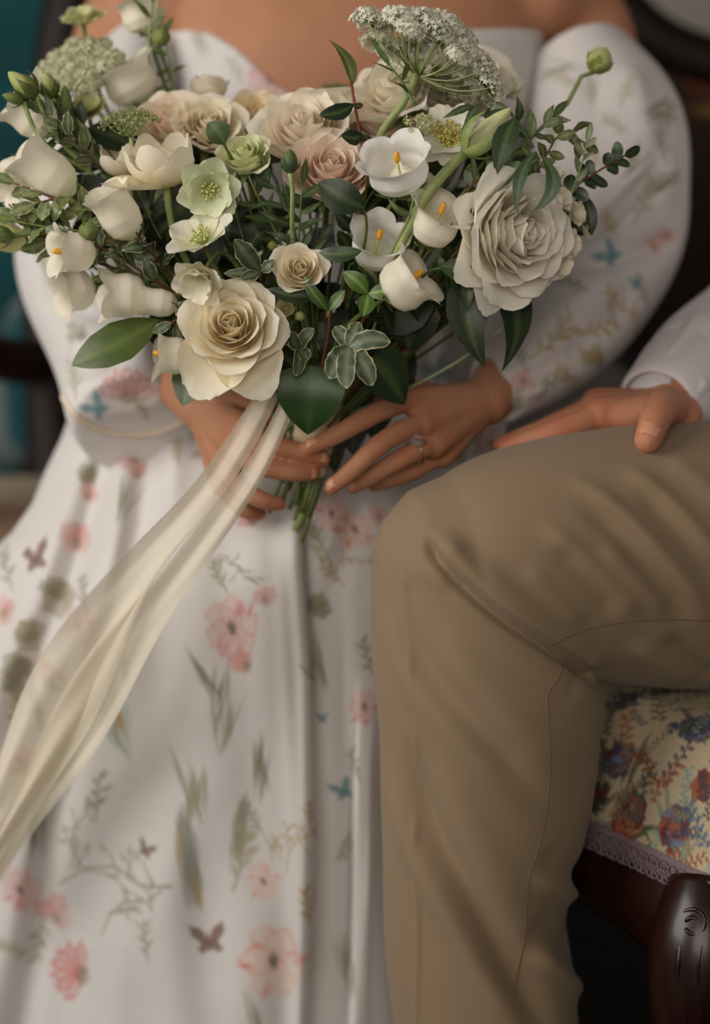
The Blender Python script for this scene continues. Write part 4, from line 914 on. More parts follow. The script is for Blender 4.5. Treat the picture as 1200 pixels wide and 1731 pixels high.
def bell(name, label, px, py, dp, Lpx, d, Rr=.52, flare=1.0, spin=0., col=WH, cin=None, pist=True, calyx=True, belly=1.0, stem=True, lobe=.2, low=False):
    """bell-shaped corolla with five rolled lobes; (px, py) is the middle of the mouth, d the way it opens"""
    d_ = DV(*d); Ln = S(Lpx, dp); o = P(px, py, dp) - d_ * Ln; t = thing(name, o, label, 'flower', GRP_F); M = frame_of(d_, spin); R = Ln * Rr; VOL.append((o, d_, Ln * 1.02, R * 1.0))
    nt, nh = 26, 70; s = np.linspace(0, 1, nt)[:, None]; th = np.linspace(0, 2 * math.pi, nh, endpoint=False)[None]; sd = np.random.RandomState(nx())
    lb = np.abs(np.cos(2.5 * th)) ** .7; k = ss((s - .70) / .30)
    r = np.interp(s, [0, .04, .09, .2, .45, .7, .85, 1], [.01, .36, .56, .80 * belly, .95 * belly, .90, .93, 1.02]) * R
    r = r * (1 + .025 * np.cos(5 * th) * ss(s / .3)) + R * flare * (.42 * k ** 2 * (.35 + .65 * lb)) + R * .03 * k * np.sin(3 * th + sd.uniform(0, 6)) + R * .02 * k * np.sin(13 * th)
    zz = Ln * (s * (1 - lobe) + lobe * k * (lb - .25)) - R * flare * .30 * k ** 5 * lb
    v = np.stack([r * np.cos(th), r * np.sin(th), zz + 0 * th], -1).reshape(-1, 3)
    c0 = hexc('dfe0bf') if cin is None else cin; q = (s + 0 * th).ravel()[:, None]; c = c0 + (col - c0) * ss(q / .35)
    cor = part('corolla', v @ M.T + o, gridf(nt, nh, True), 'petal', t, c)
    part('base_cup', *sphere(o + d_ * Ln * .01, (R * .3, R * .3, Ln * .05), 7, 12, M), 'petal', t, c0)
    if pist:
        pts = curve([o + d_ * Ln * .05, o + d_ * Ln * .5 + M[:, 0] * R * .05, o + d_ * Ln * .80 + M[:, 0] * R * .1], 10); pi_ = part('pistil', *sweep(pts, [.0011] * 10, n=7), 'stamen', t, hexc('c9cf86'))
        part('stigma', *sweep(curve([o + d_ * Ln * .62 + M[:, 0] * R * .06, o + d_ * Ln * .74 + M[:, 0] * R * .10, o + d_ * Ln * .86 + M[:, 0] * R * .14], 8), [.0015, .0023, .0025, .0025, .0025, .0024, .002, .0012], n=8), 'stamen', t, YE)
    if calyx:
        for a in range(5):
            pe = petal(.98, .20, 96, 28, 20, .7, .16, -.07, 0, nx(), 8, 5, .1, ([0, .3, .7, 1], [.9, 1, .6, .05]), 0, (GN, GN, LG)); put(t, 'sepal', pe, a * 1.2566, M, o, R, 'leaf')
    if stem: stem_to(t, o, d_, seed=nx(), low=low)
    return t
def openflower(name, label, px, py, dp, Rpx, d, n=6, W_=.5, lift=68, cols=(PGN, WH, WH), spin=0., stam=(hexc('cfc97a'), 60, .42), ruff=.04, rows=1, point=.08, curl=8, cat='flower', Rc=.75, stem=True):
    t, R, o, dd = bloom(name, label, px, py, dp, Rpx, d, h=.15); M = frame_of(dd, spin)
    for w in range(rows):
        for k in range(n):
            s = nx(); rr = np.random.RandomState(s)
            pe = petal(1.0 - .12 * w + rr.uniform(-.06, .05), W_, lift + 14 - 22 * w, lift - 6 - 20 * w + rr.uniform(-8, 8), curl + rr.uniform(-8, 10), Rc, .06, .02 * w, ruff, s, 11, 11, .22, None, point + rr.uniform(-.03, .03), cols)
            put(t, 'petal', pe, (k + .5 * w) * 6.2832 / n + rr.uniform(-.1, .1), M, o, R)
    if stam:
        cc, ns, rad = stam; mb = MB(); R_ = np.random.RandomState(nx())
        for k in range(ns):
            a = R_.uniform(0, 6.28); q = rad * math.sqrt(R_.uniform(0.02, 1)); tip = A(q * math.cos(a), q * math.sin(a), R_.uniform(.18, .36)); b0 = tip * A(.3, .3, 0)
            mb.add(*sweep([(x * R) @ M.T + o for x in (b0, (b0 + tip) / 2 + A(0, 0, .04), tip)], .00032, n=4), cc * .9)
            mb.add(*sphere((tip * R) @ M.T + o, .0011, 5, 6), cc * R_.uniform(.75, 1.15))
        tag(mb.build('stamens', 'stamen', t), kind='stuff')
        part('carpels', *sphere(o + dd * R * .1, (R * .13, R * .13, R * .14), 8, 10, M), 'stamen', t, hexc('9aa650'))
    if stem: stem_to(t, o, dd, seed=nx(), low=False)
    return t
def umbel(name, label, px, py, dp, Rpx, d, rays=24, fl=30, col=hexc('e4e3c4'), hgt=.55, dome_=.25, bract=10, ru=.24, stempts=None, seed=5, fs=1.0, stemc=LG):
    R_ = np.random.RandomState(seed); d_ = DV(*d); R = S(Rpx, dp); top = P(px, py, dp); o = top - d_ * R * hgt; t = thing(name, o, label, 'flower', GRP_F); M = frame_of(d_)
    for i in range(rays):
        q = R * .88 * math.sqrt((i + .4) / rays); a = i * 2.4 + R_.uniform(-.15, .15); e = top + M[:, 0] * q * math.cos(a) + M[:, 1] * q * math.sin(a) - d_ * (dome_ * q * q / R) + d_ * R_.uniform(-.03, .03) * R
        mid = o + (e - o) * .5 + (e - top) * .12 - d_ * R * .03
        ry = part('ray', *sweep(curve([o, mid, e], 8), .00055, n=5), 'stem', t, stemc)
        mb = MB(); rad = R * ru * R_.uniform(.75, 1.15); od = unit(d_ * 1.1 + (e - top) / R * .5)
        Mi = frame_of(od)
        for k in range(fl):
            ca_ = 1 - 1.35 * (k + .5) / fl; sa_ = math.sqrt(max(0, 1 - ca_ * ca_)); b = k * 2.4; nd = unit(Mi[:, 0] * sa_ * math.cos(b) + Mi[:, 1] * sa_ * math.sin(b) + od * ca_); c = e + (nd * A(1, 1, 1) - od * .3 * (nd @ od)) * rad * .92 * R_.uniform(.88, 1.08)
            nd = unit(nd + R_.normal(0, .3, 3)); Mf = frame_of(nd, R_.uniform(0, 6)); s = .0020 * fs * R_.uniform(.7, 1.25)
            an = np.arange(10) * math.pi / 5; rr = np.where(np.arange(10) % 2 == 0, 1.0, .42)[:, None] * s
            fv = np.r_[[[0, 0, 0]], np.c_[rr[:, 0] * np.cos(an), rr[:, 0] * np.sin(an), np.full(10, .15 * s)]]; j = np.arange(10)
            mb.add(fv @ Mf.T + c, np.c_[np.zeros(10, int), 1 + j, 1 + (j + 1) % 10], col * R_.uniform(.82, 1.08))
            mb.add(*sweep([e - od * .001, c], .00025, n=3, cap=False), stemc)
        tag(mb.build('floret_cluster', 'floret', ry), kind='stuff')
    for k in range(bract):
        a = k / bract * 6.28 + R_.uniform(-.2, .2); side = M[:, 0] * math.cos(a) + M[:, 1] * math.sin(a)
        part('bract', *sweep(curve([o, o + side * R * .22 + d_ * R * .06, o + side * R * .42 + d_ * R * R_.uniform(-.15, .3), o + side * R * .5 + d_ * R * R_.uniform(-.35, .45)], 9), np.linspace(.0006, .0002, 9), n=4), 'stem', t, OLV)
    if stempts: part('stem', *sweep(curve([o] + [P(*q) for q in stempts] + [BIND], 26), .0030, n=9), 'stem', t, LG)
    else: stem_to(t, o, d_, col=LG, seed=nx(), low=False)
    return t
def bud(name, label, px, py, dp, Lpx, Wpx, d, col=GN, col2=LG, stempts=None, sep=5, cat='flower bud', open_=0.0, stemr=.0019):
    """closed bud: an ovoid of overlapping sepals over a petal core; (px, py) its middle"""
    d_ = DV(*d); Ln = S(Lpx, dp); R = S(Wpx, dp) / 2; o = P(px, py, dp) - d_ * Ln / 2; t = thing(name, o, label, cat, 'buds of the bouquet'); M = frame_of(d_, nx() * .7)
    s = np.linspace(0, 1, 14)[:, None]; th = np.linspace(0, 2 * math.pi, 20, endpoint=False)[None]
    pr = np.interp(s, [0, .08, .3, .55, .8, .94, 1], [.3, .62, .95, 1, .66, .3, .03]) * R; tw = th + 1.2 * s
    v = np.stack([pr * (1 + .06 * np.cos(5 * th)) * np.cos(tw), pr * (1 + .06 * np.cos(5 * th)) * np.sin(tw), s * Ln + 0 * th], -1).reshape(-1, 3)
    c = col2 * (1 - s) * .6 + col2 * .4 + hexc('d4d6a0') * s * .35 + 0 * th[..., None].mean() if False else np.tile(col2, (len(v), 1)) * (.85 + .3 * np.repeat(s, 20, 0))
    part('petal_core', v @ M.T + o, gridf(14, 20, True), 'petal', t, c)
    k_ = Ln / R
    for a in range(sep):
        pe = petal(k_ * .86, .72, 58, -16 + 30 * open_, 10 + 40 * open_, 1.0, .22, -.04, 0, nx(), 10, 7, .12, ([0, .3, .6, .85, 1], [.7, 1, .8, .4, .05]), 0, (col, col, col * .8 + LG * .2)); p, f, cc = pe
        p = p * A(1.06, 1.06, 1.0); put(t, 'sepal', (p, f, cc), a * 6.2832 / sep, M, o, R, 'leaf')
    if stempts: part('stem', *sweep(curve([o] + [P(*q) for q in stempts], 20), stemr, n=8), 'stem', t, LG)
    else: stem_to(t, o, d_, seed=nx(), low=False)
    return t
LW = dict(oval=([0, .06, .2, .45, .7, .88, .97, 1], [.06, .25, .68, 1, .86, .48, .16, .01]), lance=([0, .06, .22, .42, .65, .85, 1], [.1, .32, .86, 1, .74, .34, .01]), round=([0, .05, .2, .5, .75, .92, 1], [.15, .5, .9, 1, .9, .55, .04]), heart=([0, .03, .12, .3, .5, .75, .93, 1], [.35, .72, .97, 1, .88, .55, .18, .01]))
def leafmesh(b, t, hw, nrm, bow=.08, fold=.12, shape='oval', c1=DG, c2=None, c3=None, side=0.0, wave=0.0, seed=0, nu=14, twist=0.0, curl=0.0):
    R = np.random.RandomState(seed); b = np.asarray(b); t = np.asarray(t); ax = t - b; ln = np.linalg.norm(ax); T = ax / ln; n = unit(nrm - T * np.dot(nrm, T)); s = np.cross(T, n)
    u = np.linspace(0, 1, nu); v = np.array([-1, -.91, -.87, -.5, -.07, .07, .5, .87, .91, 1.]) if c3 is not None else np.array([-1, -.7, -.35, -.06, .06, .35, .7, 1.])
    w = np.interp(u, *LW[shape]) * hw; par = 4 * u * (1 - u)
    c = b + u[:, None] * ax + (par * bow * ln)[:, None] * n + (par * side * ln)[:, None] * s - (ss((u - .6) / .4) * curl * ln)[:, None] * n
    tw = twist * u; N_ = np.cos(tw)[:, None] * n + np.sin(tw)[:, None] * s; S_ = -np.sin(tw)[:, None] * n + np.cos(tw)[:, None] * s
    wv = wave * hw * (np.sin(u[:, None] * 17 + v[None] * 2 + R.uniform(0, 6)) * np.abs(v)[None] ** 2) * np.minimum(par, 1)[:, None]
    jag = 1 + (.05 * np.sin(u * 31 + R.uniform(0, 6)) * (wave > .05))
    p = c[:, None] + S_[:, None] * (v[None, :, None] * (w * jag)[:, None, None]) + N_[:, None] * ((np.abs(v)[None] * fold * w[:, None] - .35 * fold * (v[None] ** 2) * w[:, None]) + wv)[..., None]
    c2 = c1 * 1.25 + hexc('55602f') * .35 if c2 is None else c2
    cc = np.tile(c1, (nu, len(v), 1)) * (1 + R.normal(0, .05, (nu, len(v), 1))); cc[:, np.abs(v) < .1] = c2
    if c3 is not None: cc[:, np.abs(v) > .9] = c3; cc[-1:] = c3
    return p.reshape(-1, 3), gridf(nu, len(v)), cc.reshape(-1, 3)
def bez(a, b, c, d, n):
    t = np.linspace(0, 1, n)[:, None]; return a * (1 - t) ** 3 + 3 * b * t * (1 - t) ** 2 + 3 * c * t * t * (1 - t) + d * t ** 3
def leaf(name, label, b, t, hwpx, tilt=(0, 0, 1), m='glossy_leaf', attach=None, **kw):
    B, T = P(*b), P(*t); o = thing(name, B, label, 'leaf', GRP_L)
    part('blade', *leafmesh(B, T, S(hwpx, b[2]), DV(*tilt), seed=nx(), **kw)[:2], m, o, leafmesh(B, T, S(hwpx, b[2]), DV(*tilt), seed=SEED[0], **kw)[2])
    e = P(*attach) if attach else BIND + A(*np.random.RandomState(nx()).normal(0, .006, 3))
    ax = unit(T - B); part('stalk', *sweep(bez(B + ax * .006, B - ax * .018 + FW * .004, B * .6 + e * .4 + FW * .035, e, 14), np.linspace(.0011, .0016, 14), n=6), 'stem', o, kw.get('sc', GN) if False else OLV)
    return o
def spray(name, label, pts, n, lpx, wpx, stemc=OLV, c1=GN, c2=None, c3=None, shape='oval', m='leaf', spread=.9, rnd_=.35, r=.0013, wave=.06, t0=.1, tip=True, pair=False, curl=.06, tob=True, seed=1, fold=.15, dz=.6):
    """a leafy twig: stem through pixel points, leaves set along it"""
    R = np.random.RandomState(seed); q = [P(*x) for x in pts]; full = ([BIND + A(*R.normal(0, .006, 3))] if tob else []) + q
    c = curve(q, 40); o = thing(name, q[0], label, 'foliage', GRP_L)
    part('stem', *sweep(curve(full, 36), np.linspace(r * 1.4, r * .6, 36), n=7), 'stem', o, stemc)
    T = np.gradient(c, axis=0)
    for k in range(n):
        f = t0 + (1 - t0) * (k + .5 * R.uniform(.6, 1.4)) / n; i = min(int(f * 39), 39); d = unit(T[i])
        for sd in ((-1, 1) if pair else ((-1 if k % 2 else 1),)):
            a = R.uniform(0, 6.28); scr = unit(np.cross(d, FW)) * sd; out = unit(scr + R.normal(0, rnd_, 3) - FW * R.uniform(-.2, dz)); ang = spread * R.uniform(.7, 1.25)
            ld = unit(d * math.cos(ang) + out * math.sin(ang)); ll = S(lpx, 1.6) * R.uniform(.75, 1.2); nrm = unit(-FW + R.normal(0, rnd_ * 1.3, 3) + UP * .25)
            v, f_, cc = leafmesh(c[i], c[i] + ld * ll, S(wpx, 1.6) / 2 * R.uniform(.8, 1.15), nrm, R.uniform(-.05, .12), fold, shape, c1 * R.uniform(.8, 1.2), c2, c3, R.uniform(-.08, .08), wave, nx(), 11, R.uniform(-.5, .5), R.uniform(0, curl * 2))
            for _ in range(4):
                if not clash(v): break
                v = v + FW * .009
            if not clash(v): part('leaf', v, f_, m, o, cc)
    if tip:
        d = unit(T[-1]); v, f_, cc = leafmesh(c[-1], c[-1] + d * S(lpx, 1.6), S(wpx, 1.6) / 2, unit(-FW + R.normal(0, .3, 3)), .05, fold, shape, c1, c2, c3, 0, wave, nx(), 11)
        for _ in range(5):
            if not clash(v): break
            v = v + FW * .009
        if not clash(v): part('leaf', v, f_, m, o, cc)
    return o

# ---- roses
rose('rose', 'large cream rose with a buttery centre, just above the ribbon', 390, 548, 1.560, 84, (-.05, .22, .97), n=30, op=.85, cin=hexc('f3dfae'), cmid=hexc('f5ebd0'), cout=hexc('f6f0de'), spin=.4, ruff=.02, h=.6, cb=hexc('ecc47c'), ext=[(-.45, -.9, 1.55, .85, 80, 78, 15), (.45, -.9, 1.5, .8, 82, 84, 35), (.95, -.1, 1.15, .8, 80, 50, 55), (-.9, .3, 1.15, .8, 78, 50, 40), (.2, 1, 1.1, .8, 75, 40, 30)])
rose('spray_rose', 'small ivory spray rose with a tight spiral centre above the cream rose', 507, 453, 1.565, 50, (.05, .25, .95), n=20, op=.85, cin=hexc('ecdcae'), cmid=IV, cout=WH, spin=1.1, h=.6)
rose('rose', 'large white rose with long folded petals beside the hanging dark leaves', 884, 396, 1.575, 114, (.55, -.10, .78), n=36, op=.95, cin=hexc('f3ecd8'), cmid=hexc('f8f3e6'), cout=hexc('f9f6ec'), spin=2.0, ruff=.09, h=.6, ext=[(-.85, -.5, 1.16, .5, 80, 62, 30), (-.3, -.95, 1.2, .5, 80, 72, 25), (-.9, .3, 1.12, .5, 80, 56, 30), (-.5, .85, 1.1, .55, 80, 52, 30)])
rose('garden_rose', 'blush pink garden rose behind the dark green bud', 560, 288, 1.605, 82, (.10, .45, .85), n=26, op=.75, cin=hexc('f0cdb2'), cmid=hexc('f3dfcc'), cout=hexc('f4e6d6'), spin=.2, ruff=.03)
rose('garden_rose', 'wide cream blush garden rose under the white rolled petal', 515, 222, 1.635, 92, (-.15, .55, .8), n=26, op=1.0, cin=hexc('f2e2ca'), cmid=hexc('f3e8d6'), cout=WH, spin=2.2, ruff=.05)
rose('garden_rose', 'pale blush rose behind the pointed white petals and red stem', 640, 200, 1.66, 78, (.1, .6, .75), n=22, op=1.0, cin=hexc('efd6be'), cmid=hexc('f1e0cf'), cout=hexc('f0e6d6'), spin=1.2)
rose('garden_rose', 'pale peach rose between the small green umbel and white tulip', 292, 212, 1.66, 74, (-.1, .55, .8), n=20, op=1.1, cin=hexc('ecd3b4'), cmid=hexc('eedcc4'), cout=hexc('efe2d0'), spin=.7, ruff=.05)
rose('garden_rose', 'ruffled ivory rose behind the white tulip', 356, 215, 1.65, 68, (.1, .5, .85), n=24, op=1.0, cin=CR, cmid=IV, cout=WH, spin=2.7, ruff=.07)
rose('garden_rose', 'cream yellow rose out of focus behind the pale green ranunculus', 432, 200, 1.70, 58, (.1, .5, .8), n=20, op=1.0, cin=hexc('e5c56a'), cmid=hexc('ecd9b0'), cout=hexc('efe2c8'), spin=.1, ruff=.04)
rose('garden_rose', 'tall white rose with upright pointed petals behind the thick umbel stem', 666, 156, 1.64, 84, (-.25, .62, .7), n=18, op=1.15, cin=hexc('efe6c8'), cmid=WH, cout=WH, spin=.9, ruff=.08)
rose('garden_rose', 'full ivory rose directly behind the large umbel head', 775, 140, 1.685, 92, (.1, .5, .85), n=24, op=1.0, cin=CR, cmid=hexc('efe8da'), cout=WH, spin=1.9, ruff=.06)
rose('rosebud', 'upright ivory rosebud with green sepals against the bodice', 353, 128, 1.72, 46, (.05, .96, .25), n=14, op=.15, cin=CR, cmid=IV, cout=hexc('efe6dc'), spin=.3, close=.4, h=.9)
rose('ranunculus', 'pale lime ranunculus with a frilled cup between tulip and blush rose', 414, 264, 1.585, 52, (-.1, .65, .75), n=24, op=.8, cin=hexc('c9d07c'), cmid=hexc('e2e4b4'), cout=hexc('eceacc'), spin=.5, ruff=.05)
rose('rose', 'small cream rosebud tucked under the spray rose', 482, 522, 1.59, 22, (-.2, .3, .9), n=12, op=.5, cin=hexc('d9d69a'), cmid=hexc('e9e4bd'), cout=IV, spin=.5)
# ---- open tulip
def tulip(name, label, px, py, dp, Lpx, d, spin=0., spread=1.0, cols=(hexc('e6dfae'), IV, WH)):
    t, R, o, dd = bloom(name, label, px, py, dp, Lpx, d, h=.5); M = frame_of(dd, spin)
    for k in range(6):
        pe = petal(1.2, .56, 66 + 10 * (k % 2), -18 + 34 * spread * (k % 2), 6, .50, .06, 0, .015, nx(), 13, 13, .30, ([0, .15, .4, .65, .85, 1], [.3, .62, .96, 1, .9, .66]), .0, cols); put(t, 'petal', pe, k * 1.0472, M, o, R)
    if spread < .5:
        pe = petal(1.25, .5, 82, 70, -10, .6, .06, 0, .03, nx(), 13, 13, .30, None, .0, cols); put(t, 'petal', pe, 3.5, M, o, R)
    for k in range(6): part('stamen', *sweep([o + dd * R * .05, o + dd * R * .45 + M[:, 0] * R * .12 * math.cos(k) + M[:, 1] * R * .12 * math.sin(k)], [.0008, .0016], n=6), 'stamen', t, YE)
    stem_to(t, o, dd, col=LG, r=.003, seed=nx()); return t
tulip('tulip', 'open white tulip with broad smooth petals near the pale ranunculus', 275, 272, 1.59, 92, (-.10, .88, .40), .15, .3)
tulip('tulip', 'small white tulip under the small green umbel', 208, 268, 1.625, 62, (-.2, .85, .35), 1.0, .6)
# ---- bell flowers
bell('bellflower', 'large white bellflower with a scalloped mouth under the big umbel', 660, 248, 1.56, 88, (-.26, .66, .68), .62, .50, .2, col=hexc('f2f0ec'))
bell('bellflower', 'white bellflower with ruffled lobes and orange stigma beside the white rose', 757, 335, 1.565, 92, (.38, .72, .55), .48, .95, .8)
bell('bellflower', 'white bellflower facing out, greyish inside, next to the glossy leaf trio', 646, 384, 1.57, 88, (.18, .55, .80), .50, .55, 1.3, col=hexc('efece6'))
bell('bellflower', 'nodding white bellflower with one spread lobe over the dark foliage', 726, 452, 1.565, 92, (.78, .52, .30), .52, .8, .4)
bell('bellflower', 'white bellflower standing behind the large scalloped bellflower', 712, 275, 1.59, 70, (.55, .75, .3), .5, .7, 2.0, pist=False)
bell('bellflower', 'slim white bell with serrated rim leaning toward the teal chair', 26, 250, 1.60, 122, (-.70, .52, .25), .33, .35, .5, lobe=.10, pist=False)
bell('bellflower', 'closed white bell with a rolled rim hanging beside the tulip', 172, 316, 1.58, 104, (-.42, .70, .42), .36, .35, 1.0, pist=False, lobe=.08)
bell('bellflower', 'white bell lying sideways with a visible orange stigma near the round bud', 76, 425, 1.58, 88, (-.86, -.02, .40), .40, .9, .3)
bell('bellflower', 'white sideways bell below the variegated red-brown twig', 158, 498, 1.60, 92, (-.95, .0, .22), .44, .35, .9, pist=False)
bell('bellflower', 'white bell tucked beneath the one with the visible orange stigma', 88, 500, 1.64, 76, (-.8, -.25, .4), .5, .7, 1.4, pist=False)
bell('bellflower', 'white bell bud lying under the red-brown twig', 232, 506, 1.60, 70, (-.95, .12, .2), .36, .1, 2.2, pist=False, lobe=.05)
bell('bellflower', 'white tubular bell between the broad olive leaf and the cream rose', 246, 597, 1.595, 84, (-.97, .08, .18), .40, 1.1, .6)
bell('bellflower', 'big white bell half hidden behind the fat green buds', 14, 150, 1.64, 100, (-.75, .62, .2), .48, .55, .1, pist=False)
bell('bellflower', 'white bell drooping past the tips of the curly variegated leaves', -8, 330, 1.63, 84, (-.55, -.65, .4), .42, .6, .9, pist=False)
bell('bellflower', 'pale green closed bell beside the green bud sepals', -18, 398, 1.62, 62, (-.9, .1, .3), .42, .1, .3, col=hexc('d5d29a'), pist=False, lobe=.05)
bell('bellflower', 'blurred white lisianthus cup next to the pale lace umbel', 196, 92, 1.70, 92, (-.45, .82, .3), .52, .7, .9, pist=False)
bell('bellflower', 'white cup against the bare shoulder behind the leafy green stalk', 226, -12, 1.72, 70, (-.3, .9, .2), .5, .7, 1.9, pist=False)
# ---- hellebores and other open blooms
openflower('hellebore', 'pale green hellebore hanging below the tulip', 355, 320, 1.575, 60, (-.05, -.42, .85), 6, .5, 62, (hexc('c9d296'), hexc('e0e6c2'), hexc('e9ecd2')), .3, (hexc('dcd98c'), 30, .28), .07, 2)
openflower('hellebore', 'cream hellebore with jagged petals seen from the side', 340, 402, 1.57, 64, (-.30, .62, .58), 6, .5, 60, (hexc('d6d8a4'), hexc('ece8d2'), hexc('f0ece0')), .9, (hexc('c9cc7c'), 40, .3), .08, 1)
openflower('hellebore', 'crumpled cream hellebore just above the large cream rose', 340, 470, 1.56, 54, (-.28, -.55, .68), 6, .5, 50, (hexc('d9d8a8'), hexc('ece7d0'), hexc('efeada')), .2, None, .10, 2)
openflower('anemone', 'white anemone with yellow-green stamens beside the pale green bud', 757, 232, 1.60, 66, (-.08, .35, .90), 9, .34, 66, (hexc('dfe2b4'), hexc('efeee4'), WH), .5, (hexc('cdbf66'), 95, .42), .05, 2, .10)
openflower('hellebore', 'pale cream blossom behind the thick green bud stalk', 845, 150, 1.69, 48, (.3, .5, .7), 5, .55, 55, (hexc('dcdca8'), hexc('eae6c8'), hexc('ece8d2')), .1, None, .05, 2)
openflower('scabiosa', 'pale lime ruffled bloom standing above the blurred lace umbel', 140, 36, 1.73, 42, (-.1, .85, .45), 12, .32, 60, (hexc('b9be6e'), hexc('d6d79a'), hexc('e0dfb4')), .1, None, .12, 2, 0)
openflower('hydrangea_blossom', 'greenish bloom below the blurred lace umbel', 148, 186, 1.68, 36, (-.1, .6, .75), 8, .4, 60, (hexc('9aa054'), hexc('bdbc7c'), hexc('cfcc98')), .6, None, .1, 2, 0)
for i, (x, y, dp, r, d) in enumerate([(948, 338, 1.60, 24, (.4, .2, .8)), (972, 362, 1.61, 24, (.6, .1, .7)), (962, 412, 1.605, 26, (.7, -.1, .6)), (948, 446, 1.605, 26, (.6, -.4, .6)), (905, 478, 1.60, 26, (.3, -.7, .6)), (868, 478, 1.595, 22, (0, -.7, .7)), (940, 300, 1.60, 20, (-.2, .5, .8)), (988, 385, 1.625, 22, (.8, .1, .5))]):
    openflower('stock_floret', ['small white stock floret under the grey-green tips beside the white rose', 'white stock floret between the white rose and the hanging dark leaf', 'ruffled white stock floret halfway down the flank of the white rose', 'white stock floret low on the sleeve-side flank of the white rose', 'white stock floret beneath the folded petals of the white rose', 'small white stock floret tucked behind the hanging petals of the white rose', 'cupped white stock blossom on the pale green stalk above the white rose', 'white stock floret standing farthest out from the white rose'][i], x, y, dp, r, d, 5, .55, 58, (hexc('dfe0bc'), WH, WH), i * .7, None, .12, 2, 0)
# ---- rolled white petal at the back (one tall white bloom seen from behind)
bell('lisianthus', 'straight white lisianthus cup standing behind the dark leaf', 540, 150, 1.66, 58, (-.1, .97, .16), .86, .15, .4, pist=False, lobe=.03)
# ---- umbels
umbel('lace_umbel', 'large white lace umbel on a thick curved stem before the bare chest', 752, 52, 1.60, 150, (.40, .72, -.06), 36, 64, hexc('f4f3e2'), .60, .60, 22, .19, [(712, 100, 1.60), (690, 160, 1.595), (650, 214, 1.60), (620, 300, 1.62)], 5, 1.7, hexc('a9b27c'))
umbel('lace_umbel', 'blurred pale lace umbel seen from above, before the teal chair', 118, 112, 1.70, 88, (-.35, .55, .7), 30, 44, hexc('dcdbb8'), .5, .2, 8, .19, None, 9, 1.5)
umbel('green_umbel', 'small green airy umbel beside the pale peach rose', 218, 196, 1.60, 52, (-.05, .82, .45), 16, 14, hexc('b5bd78'), .7, .25, 0, .3, None, 12, .8)
umbel('green_umbel', 'tiny blurred green umbel against the bare chest', 575, 148, 1.74, 36, (0, .9, .3), 12, 14, hexc('8f9a58'), .5, .2, 0, .3, None, 15, .9)
umbel('cream_plume', 'fine cream plume of tiny florets beside the anemone', 712, 205, 1.585, 34, (-.1, .7, .6), 10, 12, hexc('e4dca8'), .9, .2, 0, .25, None, 19, .7)
# ---- buds
bud('bud', 'round dark green bud on an upright stem before the blush rose', 490, 272, 1.555, 40, 27, (0, 1, .1), hexc('46573a'), hexc('6f7d4f'), [(492, 300, 1.558), (494, 350, 1.57), (496, 420, 1.60), (520, 560, 1.64)])
bud('bud', 'pale green bud on a long stem standing off against the sleeve', 1014, 101, 1.66, 46, 46, (.42, .85, .25), hexc('8a9a4c'), hexc('cdd08c'), [(995, 122, 1.662), (965, 165, 1.655), (938, 196, 1.645), (880, 250, 1.63), (700, 500, 1.65)], open_=.4)
bud('bellflower_bud', 'long pale green striped bud on the thickest green stalk', 824, 222, 1.575, 112, 36, (.70, .68, .12), hexc('8d9a5c'), hexc('d3d6a4'), [(776, 268, 1.572), (745, 300, 1.57), (690, 385, 1.575), (655, 460, 1.59), (610, 560, 1.63)], open_=-.2, stemr=.0042)
for i, (x, y, dp, l, w, d) in enumerate([(38, 142, 1.60, 62, 30, (-.75, .62, .2)), (82, 145, 1.615, 44, 30, (-.25, .9, .2)), (22, 166, 1.595, 38, 18, (-.9, .25, .3)), (112, 170, 1.62, 52, 20, (-.1, .95, .2)), (62, 172, 1.61, 44, 16, (-.5, .8, .2)), (-2, 400, 1.6, 50, 22, (-.9, -.1, .3)), (150, 392, 1.585, 34, 34, (.1, -.4, .9))]):
    bud('bud', ['fat pale green bud touching the big half-hidden white bell', 'plump green bud below the blurred lace umbel', 'slender green bud poking out beneath the fat bud', 'narrow grey-green bud beside the plump bud', 'thin green bud between the fat and the plump bud', 'green bud with loose sepals beside the pale green closed bell', 'round dark green bud above the sideways bell with orange stigma'][i], x, y, dp, l, w, d, hexc('5f6f3c') if i != 6 else hexc('3a4a2c'), hexc('b9bf7c') if i < 2 else hexc('7f8c52'), [(x + 40, y + 60, dp + .01), (150, 290, 1.64), (300, 470, 1.66)] if i < 5 else None)
bud('bud', 'tiny round green bud under the spray rose', 507, 534, 1.585, 16, 17, (.2, .2, .9), hexc('8a9658'), hexc('b9bd7e')); bud('bud', 'tiny olive bud beside the spray rose', 460, 415, 1.60, 18, 16, (-.2, .5, .8), hexc('8a8e4c'), hexc('a9aa60'))
bud('bud', 'green drooping bud before the leafy stalks and bare chest', 272, 62, 1.70, 30, 32, (.2, -.3, .9), hexc('55663a'), hexc('8c9858'))

